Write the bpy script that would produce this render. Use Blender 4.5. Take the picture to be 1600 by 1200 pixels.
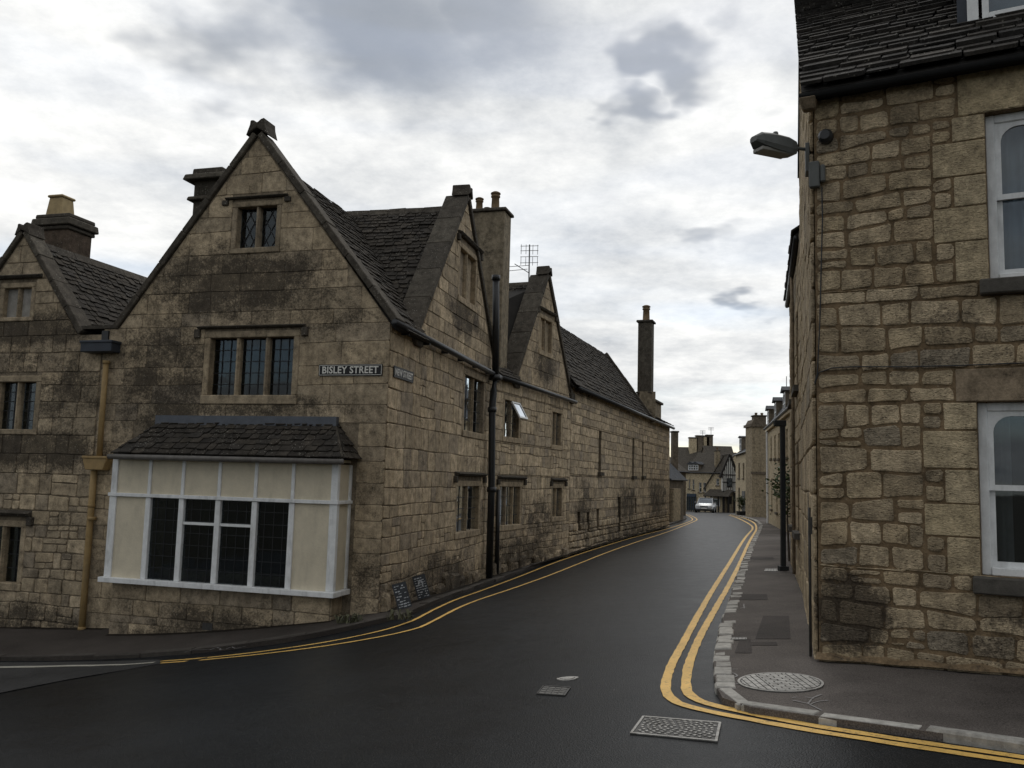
import bpy, bmesh, math, random
import numpy as np
from mathutils import Vector, Matrix
from mathutils.geometry import tessellate_polygon

for o in list(bpy.data.objects): bpy.data.objects.remove(o)
S = bpy.context.scene
COL = S.collection
R = math.radians
rng = random.Random(7)

# ------------------------------------------------------------------ camera
FPX, CAMZ, PITCH, ROLL = 1370.0, 1.64, R(6.2), R(1.6)
_f = np.array([0, math.cos(PITCH), math.sin(PITCH)]); _u0 = np.cross([1., 0, 0], _f)
_r = np.array([1., 0, 0]) * math.cos(ROLL) + _u0 * math.sin(ROLL); _u = np.cross(_r, _f)
cam = bpy.data.objects.new('camera', bpy.data.cameras.new('camera')); COL.objects.link(cam)
cam.data.sensor_width = 36; cam.data.lens = FPX / 1600 * 36; cam.data.clip_end = 3000; cam.data.clip_start = .05
cam.matrix_world = Matrix(((_r[0], _u[0], -_f[0], 0), (_r[1], _u[1], -_f[1], 0), (_r[2], _u[2], -_f[2], CAMZ), (0, 0, 0, 1)))
S.camera = cam

def ray(px, py):
    return _r * (px - 800) / FPX - _u * (py - 600) / FPX + _f

def at(px, py, y):
    """a point of the place seen at photo position px, py, standing y metres ahead"""
    d = ray(px, py); return np.array([0, 0, CAMZ]) + d * y / d[1]

# ------------------------------------------------------------------ world, sun, exposure
W = bpy.data.worlds.new('World'); S.world = W; W.use_nodes = True
SUN_AZ, SUN_EL = R(12), R(48)       # azimuth to the right of straight ahead, behind the cloud
def build_world():
    nt = W.node_tree; N = nt.nodes; L = nt.links; N.clear()
    def nd(t, **k):
        n = N.new(t)
        for a, b in k.items(): setattr(n, a, b)
        return n
    def math_(op, a, b=None, c=None, clamp=False):
        n = nd('ShaderNodeMath', operation=op); n.use_clamp = clamp
        for i, v in enumerate((a, b, c)):
            if v is None: continue
            if isinstance(v, (int, float)): n.inputs[i].default_value = v
            else: L.new(v, n.inputs[i])
        return n.outputs[0]
    def mapr(v, a, b, c, d, smooth=True):
        n = nd('ShaderNodeMapRange'); n.interpolation_type = 'SMOOTHSTEP' if smooth else 'LINEAR'
        L.new(v, n.inputs[0])
        for i, x in enumerate((a, b, c, d)): n.inputs[i + 1].default_value = x
        return n.outputs[0]
    def vm(op, a, b=None):
        n = nd('ShaderNodeVectorMath', operation=op)
        for i, v in enumerate((a, b)):
            if v is None: continue
            if isinstance(v, (tuple, list)): n.inputs[i].default_value = v
            else: L.new(v, n.inputs[i])
        return n
    def mix(f, a, b):
        n = nd('ShaderNodeMix', data_type='RGBA')
        if isinstance(f, (int, float)): n.inputs[0].default_value = f
        else: L.new(f, n.inputs[0])
        for i, v in ((6, a), (7, b)):
            if isinstance(v, tuple): n.inputs[i].default_value = (*v, 1)
            else: L.new(v, n.inputs[i])
        return n.outputs[2]
    tc = nd('ShaderNodeTexCoord'); d = vm('NORMALIZE', tc.outputs['Generated']).outputs[0]
    sx = nd('ShaderNodeSeparateXYZ'); L.new(d, sx.inputs[0])
    z = math_('ADD', math_('MAXIMUM', sx.outputs[2], 0.0), .16)
    cx = math_('DIVIDE', sx.outputs[0], z); cy = math_('DIVIDE', sx.outputs[1], z)
    cb = nd('ShaderNodeCombineXYZ'); L.new(cx, cb.inputs[0]); L.new(cy, cb.inputs[1])
    def noise(scale, detail, rough, off, dist=0.0, vec=None, vec2=False):
        m = nd('ShaderNodeMapping'); L.new(vec or cb.outputs[0], m.inputs[0]); m.inputs['Location'].default_value = off
        n = nd('ShaderNodeTexNoise'); L.new(m.outputs[0], n.inputs[0])
        n.inputs['Scale'].default_value = scale; n.inputs['Detail'].default_value = detail; n.inputs['Roughness'].default_value = rough
        n.inputs['Distortion'].default_value = dist
        return n.outputs[0] if not vec2 else n
    big = noise(.9, 2, .52, (3.1, 1.7, .4))
    mid = noise(3.4, 7, .66, (8.3, 2.2, 1.0))
    tone = math_('ADD', math_('MULTIPLY', mid, .62), math_('MULTIPLY', big, .48))
    # broad veil of light round the sun behind the cloud
    sd = (math.sin(SUN_AZ) * math.cos(SUN_EL), math.cos(SUN_AZ) * math.cos(SUN_EL), math.sin(SUN_EL))
    dot = vm('DOT_PRODUCT', d, sd).outputs['Value']
    glow = mapr(dot, -.6, 1.0, 0.0, 1.0)
    rel = mapr(tone, .39, .70, 0.0, 1.0, False)
    cloud = mix(rel, (.48, .505, .535), (1.0, .995, .97))
    # separate darker clouds drifting below the veil
    dark = 0.0
    dnn = noise(2.3, 4, .6, (2.0, 9.0, 3.0), 0.0, None, True); dn = dnn.outputs[0]
    wp = vm('MULTIPLY', vm('SUBTRACT', dnn.outputs[1], (.5, .5, .5)).outputs[0], (.32, .32, .22)).outputs[0]; dw = vm('ADD', d, wp).outputs[0]
    for (px, py, rad, k) in ((560, 40, .20, 1.0), (780, 20, .13, .8), (400, 70, .15, .8), (962, 148, .058, 1.12), (1030, 95, .066, 1.15), (1175, 95, .09, .65), (1120, 335, .05, .65), (1195, 470, .05, .8)):
        v = ray(px, py); v = v / np.linalg.norm(v)
        s = vm('SUBTRACT', dw, tuple(v)).outputs[0]
        s = vm('MULTIPLY', s, (1.0, 1.0, 1.7)).outputs[0]
        ln = vm('LENGTH', s).outputs['Value']
        b = math_('MULTIPLY', mapr(ln, 0.0, rad * 1.5, 1.0, 0.0), k)
        dark = b if isinstance(dark, float) else math_('MAXIMUM', dark, b)
    elsewhere = mapr(big, .60, .75, 0.0, .8)
    dark = math_('MAXIMUM', dark, elsewhere)
    dark = mapr(math_('ADD', math_('MULTIPLY', dark, .66), math_('MULTIPLY', math_('SUBTRACT', dn, .5), 1.2)), .20, .62, 0.0, .84)
    cloud = mix(dark, cloud, (.27, .30, .35))
    lum = math_('ADD', math_('MULTIPLY', glow, .48), .36)
    gain = nd('ShaderNodeCombineColor')
    for i in range(3): L.new(lum, gain.inputs[i])
    mm = nd('ShaderNodeMix', data_type='RGBA'); mm.blend_type = 'MULTIPLY'; mm.inputs[0].default_value = 1
    L.new(cloud, mm.inputs[6]); L.new(gain.outputs[0], mm.inputs[7])
    bgc = nd('ShaderNodeBackground'); L.new(mm.outputs[2], bgc.inputs[0]); bgc.inputs[1].default_value = 1.06
    sky = nd('ShaderNodeTexSky'); sky.sky_type = 'NISHITA'; sky.sun_disc = False
    sky.sun_elevation = SUN_EL; sky.sun_rotation = SUN_AZ
    bgs = nd('ShaderNodeBackground'); L.new(sky.outputs[0], bgs.inputs[0]); bgs.inputs[1].default_value = .1
    # thin places low down where a little blue shows between the streaks
    stretch = nd('ShaderNodeVectorMath', operation='MULTIPLY'); L.new(d, stretch.inputs[0]); stretch.inputs[1].default_value = (2.2, 2.2, 17)
    gapn = noise(1.0, 2, .5, (4.4, 1.1, 0.7), 0, stretch.outputs[0])
    low = mapr(sx.outputs[2], .05, .30, 1.0, .12)
    gap = math_('MULTIPLY', mapr(gapn, .43, .62, 0.0, .85), low)
    ms = nd('ShaderNodeMixShader'); L.new(gap, ms.inputs[0]); L.new(bgc.outputs[0], ms.inputs[1]); L.new(bgs.outputs[0], ms.inputs[2])
    out = nd('ShaderNodeOutputWorld'); L.new(ms.outputs[0], out.inputs[0])
build_world()
W.cycles.sampling_method = 'NONE'
sun = bpy.data.objects.new('sun', bpy.data.lights.new('sun', 'SUN')); COL.objects.link(sun)
sun.data.energy = .6; sun.data.angle = R(25); sun.data.color = (1, .96, .9)
sun.rotation_euler = Vector((-math.sin(SUN_AZ) * math.cos(SUN_EL), -math.cos(SUN_AZ) * math.cos(SUN_EL), -math.sin(SUN_EL))).to_track_quat('-Z', 'Y').to_euler()
S.view_settings.view_transform = 'Standard'; S.view_settings.look = 'None'; S.view_settings.gamma = 1
S.view_settings.exposure = 0.40; S.view_settings.use_curve_mapping = False
S.render.engine = 'CYCLES'; S.render.resolution_x = 1024; S.render.resolution_y = 768
S.cycles.max_bounces = 4; S.cycles.diffuse_bounces = 2; S.cycles.glossy_bounces = 3; S.cycles.transparent_max_bounces = 8; S.cycles.caustics_reflective = False; S.cycles.caustics_refractive = False

# ------------------------------------------------------------------ materials
class NT:
    def __init__(s, name):
        s.m = bpy.data.materials.new(name); s.m.use_nodes = True; s.t = s.m.node_tree; s.N = s.t.nodes; s.L = s.t.links
        s.b = s.N['Principled BSDF']; s.pos = None
    def nd(s, t, **k):
        n = s.N.new(t)
        for a, b in k.items(): setattr(n, a, b)
        return n
    def put(s, inp, v):
        if isinstance(v, (int, float)): inp.default_value = v
        elif isinstance(v, tuple): inp.default_value = (*v, 1) if len(v) == 3 and inp.type == 'RGBA' else v
        else: s.L.new(v, inp)
    def P(s):
        if s.pos is None: s.pos = s.nd('ShaderNodeNewGeometry')
        return s.pos.outputs['Position']
    def rnd(s):
        if s.pos is None: s.P()
        oi = s.nd('ShaderNodeObjectInfo')
        return s.math('FRACT', s.math('ADD', oi.outputs['Random'], s.pos.outputs['Random Per Island']))
    def math(s, op, a, b=None, c=None, clamp=False):
        n = s.nd('ShaderNodeMath', operation=op); n.use_clamp = clamp
        for i, v in enumerate((a, b, c)):
            if v is not None: s.put(n.inputs[i], v)
        return n.outputs[0]
    def vm(s, op, a, b=None):
        n = s.nd('ShaderNodeVectorMath', operation=op); s.put(n.inputs[0], a)
        if b is not None: s.put(n.inputs[1], b)
        return n
    def noise(s, scale, detail=4, rough=.55, off=(0, 0, 0), stretch=(1, 1, 1), dist=0.):
        m = s.nd('ShaderNodeMapping'); s.L.new(s.P(), m.inputs[0]); m.inputs['Location'].default_value = off; m.inputs['Scale'].default_value = stretch
        n = s.nd('ShaderNodeTexNoise'); s.L.new(m.outputs[0], n.inputs[0]); n.inputs['Scale'].default_value = scale
        n.inputs['Detail'].default_value = detail; n.inputs['Roughness'].default_value = rough; n.inputs['Distortion'].default_value = dist
        return n.outputs[0]
    def voro(s, scale, feature='F1', stretch=(1, 1, 1)):
        m = s.nd('ShaderNodeMapping'); s.L.new(s.P(), m.inputs[0]); m.inputs['Scale'].default_value = stretch
        n = s.nd('ShaderNodeTexVoronoi'); n.feature = feature; s.L.new(m.outputs[0], n.inputs[0]); n.inputs['Scale'].default_value = scale
        return n.outputs[0]
    def mapr(s, v, a, b, c=0., d=1., smooth=False):
        n = s.nd('ShaderNodeMapRange'); n.interpolation_type = 'SMOOTHSTEP' if smooth else 'LINEAR'; s.L.new(v, n.inputs[0])
        for i, x in enumerate((a, b, c, d)): n.inputs[i + 1].default_value = x
        return n.outputs[0]
    def mix(s, f, a, b, mode='MIX'):
        n = s.nd('ShaderNodeMix', data_type='RGBA'); n.blend_type = mode
        s.put(n.inputs[0], f); s.put(n.inputs[6], a); s.put(n.inputs[7], b); return n.outputs[2]
    def ramp(s, f, stops):
        n = s.nd('ShaderNodeValToRGB'); s.L.new(f, n.inputs[0]); e = n.color_ramp.elements
        while len(e) < len(stops): e.new(.5)
        for i, (p, c) in enumerate(stops): e[i].position = p; e[i].color = (*c, 1)
        return n.outputs[0]
    def grey(s, v):
        n = s.nd('ShaderNodeCombineColor')
        for i in range(3): s.L.new(v, n.inputs[i])
        return n.outputs[0]
    def bump(s, h, strength=.5, dist=.01):
        n = s.nd('ShaderNodeBump'); s.L.new(h, n.inputs['Height']); n.inputs['Strength'].default_value = strength; n.inputs['Distance'].default_value = dist
        s.L.new(n.outputs[0], s.b.inputs['Normal'])
    def done(s, col, rough=.85, spec=.3, metal=0.):
        s.put(s.b.inputs['Base Color'], col); s.put(s.b.inputs['Roughness'], rough)
        s.b.inputs['Specular IOR Level'].default_value = spec; s.b.inputs['Metallic'].default_value = metal
        return s.m

def stone_mat(name, cols, blobs=(), lichen=(.024, .020, .016), grain=1.0, peck=0.0, general=.0, streak=.2, speck=.35):
    m = NT(name); r = m.rnd()
    c = m.ramp(r, [(i / (len(cols) - 1), x) for i, x in enumerate(cols)]) if len(cols) > 1 else cols[0]
    mid = m.noise(7, 4, .65, (3, 1, 2)); fin = m.noise(45, 3, .7)
    v = m.math('ADD', m.mapr(mid, .28, .72, .52, 1.42), m.mapr(fin, .25, .75, -.30, .30))
    c = m.mix(1.0, c, m.grey(v), 'MULTIPLY')
    # rain streaks and grime
    st = m.noise(2.2, 3, .6, (1, 7, 3), (2.2, 2.2, .45))
    c = m.mix(m.mapr(st, .5, .72, 0, streak), c, (.045, .037, .028))
    # dark lichen: patches with a shape of their own
    mask = None
    for (p, rad, k) in blobs:
        d = m.vm('SUBTRACT', m.P(), tuple(map(float, p))).outputs[0]; d = m.vm('DIVIDE', d, tuple(map(float, rad))).outputs[0]
        ln = m.vm('LENGTH', d).outputs['Value']; b = m.mapr(ln, .25, 1.25, k, 0.0, True)
        mask = b if mask is None else m.math('MAXIMUM', mask, b)
    ln1 = m.noise(2.0, 5, .72, (5, 2, 8), (1, 1, 1.6), .3); ln2 = m.noise(26, 3, .85, (1, 9, 4))
    nz = m.math('ADD', m.math('MULTIPLY', ln1, .52), m.math('MULTIPLY', ln2, .48)); nz = m.math('ADD', nz, m.mapr(r, 0, 1, -.022, .022))
    base = general if mask is None else m.math('ADD', mask, general)
    if mask is None:
        f = m.mapr(nz, .60 - general, .68 - general, 0, .85)
    else:
        f = m.mapr(m.math('ADD', nz, m.math('MULTIPLY', base, .20)), .555, .70, 0, .84)
    lc = m.mix(m.mapr(fin, .35, .65), lichen, tuple(x * 2.3 for x in lichen))
    c = m.mix(f, c, lc)
    # pale crusty specks
    vv = m.voro(22); sp = m.math('MULTIPLY', m.mapr(vv, .13, .22, 1, 0), m.mapr(m.noise(3.3, 2, .6, (9, 9, 1)), .45, .62, 0, speck * 1.5))
    c = m.mix(sp, c, (.36, .345, .30))
    h = m.math('ADD', m.math('MULTIPLY', mid, .9), m.math('MULTIPLY', fin, .35))
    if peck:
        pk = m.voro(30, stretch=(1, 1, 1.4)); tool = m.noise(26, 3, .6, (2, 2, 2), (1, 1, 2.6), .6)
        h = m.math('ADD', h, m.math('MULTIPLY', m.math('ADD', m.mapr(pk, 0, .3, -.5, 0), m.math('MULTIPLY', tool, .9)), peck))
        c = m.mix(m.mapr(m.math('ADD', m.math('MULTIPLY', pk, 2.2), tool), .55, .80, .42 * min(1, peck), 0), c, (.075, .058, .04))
    m.bump(h, .75 * grain, .022)
    return m.done(c, .92, .15)

def plain_mat(name, col, rough=.6, var=.12, scale=9., bump=.15, spec=.35, metal=0., dirt=None, pr=.0):
    m = NT(name); n = m.noise(scale, 3, .6); fin = m.noise(scale * 7, 2, .6)
    v = m.math('ADD', m.mapr(n, .25, .75, 1 - var, 1 + var), m.mapr(fin, .2, .8, -var * .4, var * .4))
    if pr: v = m.math('MULTIPLY', v, m.mapr(m.rnd(), 0, 1, 1 - pr, 1 + pr))
    c = m.mix(1.0, col, m.grey(v), 'MULTIPLY')
    if dirt:
        st = m.noise(3, 3, .65, (4, 4, 4), (2, 2, .6)); c = m.mix(m.mapr(st, .5, .7, 0, dirt), c, (.06, .05, .038))
    if bump: m.bump(fin, bump, .006)
    return m.done(c, rough, spec, metal)

def glass_mat(name, tint=(.55, .6, .62), refl=1.0, wob=.0):
    m = NT(name); m.N.remove(m.b); out = m.N['Material Output']
    g = m.nd('ShaderNodeBsdfGlossy'); g.inputs['Roughness'].default_value = .02; g.inputs[0].default_value = (.9, .95, 1, 1)
    t = m.nd('ShaderNodeBsdfTransparent'); t.inputs[0].default_value = (*tint, 1)
    fr = m.nd('ShaderNodeFresnel'); fr.inputs[0].default_value = 1.5
    k = m.math('MULTIPLY', fr.outputs[0], 1.7 * refl, clamp=True)
    if wob:
        bp = m.nd('ShaderNodeBump'); m.L.new(m.noise(3.5, 2, .4), bp.inputs['Height']); bp.inputs['Strength'].default_value = wob; bp.inputs['Distance'].default_value = .02
        m.L.new(bp.outputs[0], g.inputs['Normal'])
    mx = m.nd('ShaderNodeMixShader'); m.L.new(k, mx.inputs[0]); m.L.new(t.outputs[0], mx.inputs[1]); m.L.new(g.outputs[0], mx.inputs[2])
    m.L.new(mx.outputs[0], out.inputs[0]); return m.m

# ------------------------------------------------------------------ mesh helpers
WP = {}
def wpos(o): return WP.get(o.name, Vector((0, 0, 0))) if o else Vector((0, 0, 0))
def link(o, parent, c):
    COL.objects.link(o); WP[o.name] = Vector(c)
    if parent: o.parent = parent
    o.location = Vector(c) - wpos(parent)
    return o
def mesh(name, v, f, m, parent=None, smooth=False, mats=None, fm=None):
    v = np.asarray(v, float).reshape(-1, 3); c = v.mean(0) if parent else np.array([v[:, 0].mean(), v[:, 1].mean(), v[:, 2].min()])
    me = bpy.data.meshes.new(name); me.from_pydata((v - c).tolist(), [], [list(map(int, x)) for x in f]); me.update()
    if m is not None: me.materials.append(m)
    if smooth: me.polygons.foreach_set('use_smooth', [True] * len(me.polygons))
    return link(bpy.data.objects.new(name, me), parent, c)
def empty(name, loc, label, cat, group=None):
    o = bpy.data.objects.new(name, None); o.empty_display_size = .2; link(o, None, loc); return tag(o, label, cat, group)
def tag(o, label=None, cat=None, group=None, kind=None):
    if label: o['label'] = label
    if cat: o['category'] = cat
    if group: o['group'] = group
    if kind: o['kind'] = kind
    return o
class MB:
    """collects simple solids that belong to ONE mesh"""
    def __init__(s): s.v = []; s.f = []
    def add(s, v, f):
        n = len(s.v); s.v += [tuple(map(float, x)) for x in v]; s.f += [[i + n for i in x] for x in f]; return s
    def hexa(s, p):      # 8 points: bottom ring 0-3, top ring 4-7
        return s.add(p, [(3, 2, 1, 0), (4, 5, 6, 7), (0, 1, 5, 4), (1, 2, 6, 5), (2, 3, 7, 6), (3, 0, 4, 7)])
    def tube(s, pts, rad, n=8, cap=True):
        pts = [np.array(p, float) for p in pts]; rings = []
        rad = rad if isinstance(rad, (list, tuple)) else [rad] * len(pts)
        for i, p in enumerate(pts):
            t = pts[min(i + 1, len(pts) - 1)] - pts[max(i - 1, 0)]; t = t / (np.linalg.norm(t) + 1e-9)
            a = np.cross(t, [0, 0, 1.]) if abs(t[2]) < .95 else np.cross(t, [1., 0, 0]); a /= np.linalg.norm(a); b = np.cross(t, a)
            rings.append([p + rad[i] * (a * math.cos(6.2832 * k / n) + b * math.sin(6.2832 * k / n)) for k in range(n)])
        v = [q for r_ in rings for q in r_]; f = []
        for i in range(len(pts) - 1):
            for k in range(n):
                f.append((i * n + k, i * n + (k + 1) % n, (i + 1) * n + (k + 1) % n, (i + 1) * n + k))
        if cap: f += [tuple(range(n))[::-1], tuple((len(pts) - 1) * n + k for k in range(n))]
        return s.add(v, f)
    def lathe(s, base, prof, n=12):   # prof: (radius, z)
        base = np.array(base, float); v = [base + [r_ * math.cos(6.2832 * k / n), r_ * math.sin(6.2832 * k / n), z] for r_, z in prof for k in range(n)]
        f = [(i * n + k, i * n + (k + 1) % n, (i + 1) * n + (k + 1) % n, (i + 1) * n + k) for i in range(len(prof) - 1) for k in range(n)]
        f += [tuple(range(n))[::-1], tuple((len(prof) - 1) * n + k for k in range(n))]
        return s.add(v, f)
    def obj(s, name, m, parent=None, smooth=False, bevel=0):
        o = mesh(name, s.v, s.f, m, parent, smooth)
        if bevel:
            b = o.modifiers.new('bevel', 'BEVEL'); b.width = bevel; b.segments = 1; b.limit_method = 'ANGLE'
        return o

class Wall:
    """a vertical plane: u along it, z up, w out of it towards the street"""
    def __init__(s, o, d, side):
        s.o = np.array([o[0], o[1], 0.]); d = np.array([d[0], d[1], 0.]); s.d = d / np.linalg.norm(d)
        s.n = np.array([-s.d[1], s.d[0], 0.]) * side; s.up = np.array([0, 0, 1.])
    def p(s, u, z, w=0.): return s.o + s.d * u + s.n * w + s.up * z
    def uz(s, px, py, w=0.):
        d = ray(px, py); c = np.array([0, 0, CAMZ]); t = ((s.o + s.n * w - c) @ s.n) / (d @ s.n); q = c + d * t
        return float((q - s.o) @ s.d), float(q[2])
    def off(s, w): return Wall((s.o + s.n * w)[:2], s.d[:2], 1 if np.allclose(np.array([-s.d[1], s.d[0], 0]), s.n) else -1)
    def box(s, u0, u1, z0, z1, w0, w1, mb=None):
        mb = mb or MB(); return mb.hexa([s.p(u0, z0, w0), s.p(u1, z0, w0), s.p(u1, z0, w1), s.p(u0, z0, w1), s.p(u0, z1, w0), s.p(u1, z1, w0), s.p(u1, z1, w1), s.p(u0, z1, w1)])
    def prism(s, poly, w0, w1, mb=None):
        mb = mb or MB(); n = len(poly)
        v = [s.p(u, z, w0) for u, z in poly] + [s.p(u, z, w1) for u, z in poly]
        f = [tuple(range(n))[::-1], tuple(range(n, 2 * n))] + [(i, (i + 1) % n, n + (i + 1) % n, n + i) for i in range(n)]
        return mb.add(v, f)

def clip(poly, conv):
    """Sutherland-Hodgman, conv counter-clockwise"""
    out = list(poly)
    for i in range(len(conv)):
        ax, ay = conv[i]; bx, by = conv[(i + 1) % len(conv)]; inp = out; out = []
        if not inp: return []
        def sd(p): return (bx - ax) * (p[1] - ay) - (by - ay) * (p[0] - ax)
        for j in range(len(inp)):
            p, q = inp[j], inp[(j + 1) % len(inp)]; a, b = sd(p), sd(q)
            if a >= 0: out.append(p)
            if (a >= 0) != (b >= 0):
                t = a / (a - b); out.append((p[0] + t * (q[0] - p[0]), p[1] + t * (q[1] - p[1])))
    return out
def area(p): return abs(sum(p[i][0] * p[(i + 1) % len(p)][1] - p[(i + 1) % len(p)][0] * p[i][1] for i in range(len(p)))) / 2

def wall_mesh(w, pieces, holes, thick, name, m, parent):
    """front face with real openings made of convex pieces, reveals going back, edges closed"""
    us = sorted({x for pc_ in pieces for x, _ in pc_} | {x for h in holes for x in h[:2]}); zs_ = sorted({z for pc_ in pieces for _, z in pc_} | {z for h in holes for z in h[2:4]})
    v = []; f = []; out = w.n @ np.cross(w.d, w.up) > 0
    def face(pts):
        n = len(v); v.extend(pts); f.append(tuple(range(n, n + len(pts))))
    for pc_ in pieces:
        for a, b in zip(us, us[1:]):
            for c, d in zip(zs_, zs_[1:]):
                mu, mz = (a + b) / 2, (c + d) / 2
                if any(h[0] < mu < h[1] and h[2] < mz < h[3] for h in holes): continue
                q = clip([(a, c), (b, c), (b, d), (a, d)], pc_)
                if len(q) > 2 and area(q) > 1e-5: face([w.p(x, z, 0) for x, z in (q if out else q[::-1])])
        for i in range(len(pc_)):
            (a, c), (b, d) = pc_[i], pc_[(i + 1) % len(pc_)]; face([w.p(a, c, 0), w.p(b, d, 0), w.p(b, d, -thick), w.p(a, c, -thick)])
    for (a, b, c, d) in holes:
        l = [(a, c), (b, c), (b, d), (a, d)]
        for i in range(4):
            (x, z), (x2, z2) = l[i], l[(i + 1) % 4]; face([w.p(x, z, 0), w.p(x2, z2, 0), w.p(x2, z2, -thick), w.p(x, z, -thick)])
    return mesh(name, v, f, m, parent)

class Pieces:
    """the single stones or slates of one thing: the ones that show largest become parts, the rest one part of stuff"""
    def __init__(s, name, limit=300): s.name = name; s.lim = limit; s.items = []
    def add(s, v, f, m, parent, smooth=False): s.items.append((np.array(v, float), f, m, parent, smooth))
    def finish(s, stuff_name=None):
        def size(it):
            v = it[0]; c = v.mean(0) - np.array([0, 0, CAMZ]); e = v.max(0) - v.min(0)
            x, y, z = c @ _r, c @ _u, c @ _f
            vis = z > 0 and abs(x / z) < .62 and abs(y / z) < .47
            return (1 if vis else .001) * float(np.sort(e)[1] * np.sort(e)[2]) / float(c @ c)
        it = sorted(s.items, key=size, reverse=True)
        for v, f, m, p, sm in it[:s.lim]: mesh(s.name, v, f, m, p, sm)
        rest = it[s.lim:]
        if rest:
            by = {}
            for v, f, m, p, sm in rest: by.setdefault((m.name, p.name), []).append((v, f, m, p))
            for k, l in by.items():
                mb = MB()
                for v, f, m, p in l: mb.add(v, f)
                o = mb.obj(s.name, l[0][2], l[0][3]); o['kind'] = 'stuff'

def layout(u0, u1, z0, z1, opens, hr, lr, rg, bound=None, split=0., wave=.0, holes_dressed=(), keep=None):
    """courses of stones between openings; returns (polygon, dressed)"""
    br = sorted({round(z, 3) for z in [z0, z1] + [z for o in opens for z in (o[2], o[3]) if z0 < z < z1]})
    lines = [br[0]]
    for a, b in zip(br, br[1:]):
        n = max(1, round((b - a) / rg.uniform(*hr))) if b - a > hr[0] * .6 else 1
        ws = [rg.uniform(.75, 1.25) for _ in range(n)]; t = sum(ws); acc = a
        for x in ws: acc += x / t * (b - a); lines.append(acc)
    ph = [(rg.uniform(0, 6), rg.uniform(.8, 1.6), rg.uniform(.3, 1) * wave) for _ in lines]
    fixed = {round(x, 3) for x in br}
    def zl(i, u):
        if round(lines[i], 3) in fixed: return lines[i]
        a, b, c = ph[i]; return lines[i] + c * math.sin(a + b * u * 2.1) + c * .5 * math.sin(a * 2 + b * u * 5)
    out = []
    for i in range(len(lines) - 1):
        za, zb = lines[i], lines[i + 1]; iv = [(u0, u1, 0, 0)]
        for (a, b, c, d, fl) in [(o + (0,))[:5] if len(o) == 4 else o for o in opens]:
            if c < zb - .01 and d > za + .01:
                nv = []
                for (p, q, l, r_) in iv:
                    if b <= p or a >= q: nv.append((p, q, l, r_)); continue
                    if a - p > .02: nv.append((p, a, l, fl))
                    if q - b > .02: nv.append((b, q, fl, r_))
                iv = nv
        for (p, q, fl, fr) in iv:
            cuts = [p]; L = q - p; dl = dr = None
            if fl and L > .5: dl = p + (.28 if i % 2 else .46); cuts.append(dl)
            end = q
            if fr and L > .9: dr = q - (.30 if i % 2 else .50); end = dr
            while True:
                l = rg.uniform(*lr) * rg.choice((.7, 1, 1, 1.25))
                if end - cuts[-1] < l * 1.45: break
                cuts.append(cuts[-1] + l)
            if end - cuts[-1] > 1.1 * lr[1]: cuts.append((cuts[-1] + end) / 2)
            cuts.append(end)
            if dr: cuts.append(q)
            for k in range(len(cuts) - 1):
                a, b = cuts[k], cuts[k + 1]; dress = (dl is not None and b <= dl + .001) or (dr is not None and a >= dr - .001)
                if keep and not keep((a + b) / 2, zb): continue
                quad = [(a, zl(i, a)), (b, zl(i, b)), (b, zl(i + 1, b)), (a, zl(i + 1, a))]
                parts = [quad]
                if not dress and split and rg.random() < split and zb - za > hr[0]:
                    t = rg.choice((.4, .5, .6)); m1 = zl(i, a) * (1 - t) + zl(i + 1, a) * t; m2 = zl(i, b) * (1 - t) + zl(i + 1, b) * t
                    lo = [quad[0], quad[1], (b, m2), (a, m1)]; hi = [(a, m1), (b, m2), quad[2], quad[3]]; parts = []
                    for h_ in (lo, hi):
                        if rg.random() < .5 and b - a > .3:
                            s_ = a + (b - a) * rg.uniform(.35, .65)
                            def yy(p1, p2): return p1[1] + (p2[1] - p1[1]) * (s_ - a) / (b - a)
                            parts += [[h_[0], (s_, yy(h_[0], h_[1])), (s_, yy(h_[3], h_[2])), h_[3]], [(s_, yy(h_[0], h_[1])), h_[1], h_[2], (s_, yy(h_[3], h_[2]))]]
                        else: parts.append(h_)
                for q_ in parts:
                    if bound:
                        q_ = clip(q_, bound)
                        if len(q_) < 3 or area(q_) < .006: continue
                    out.append((q_, dress))
    return out

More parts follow.
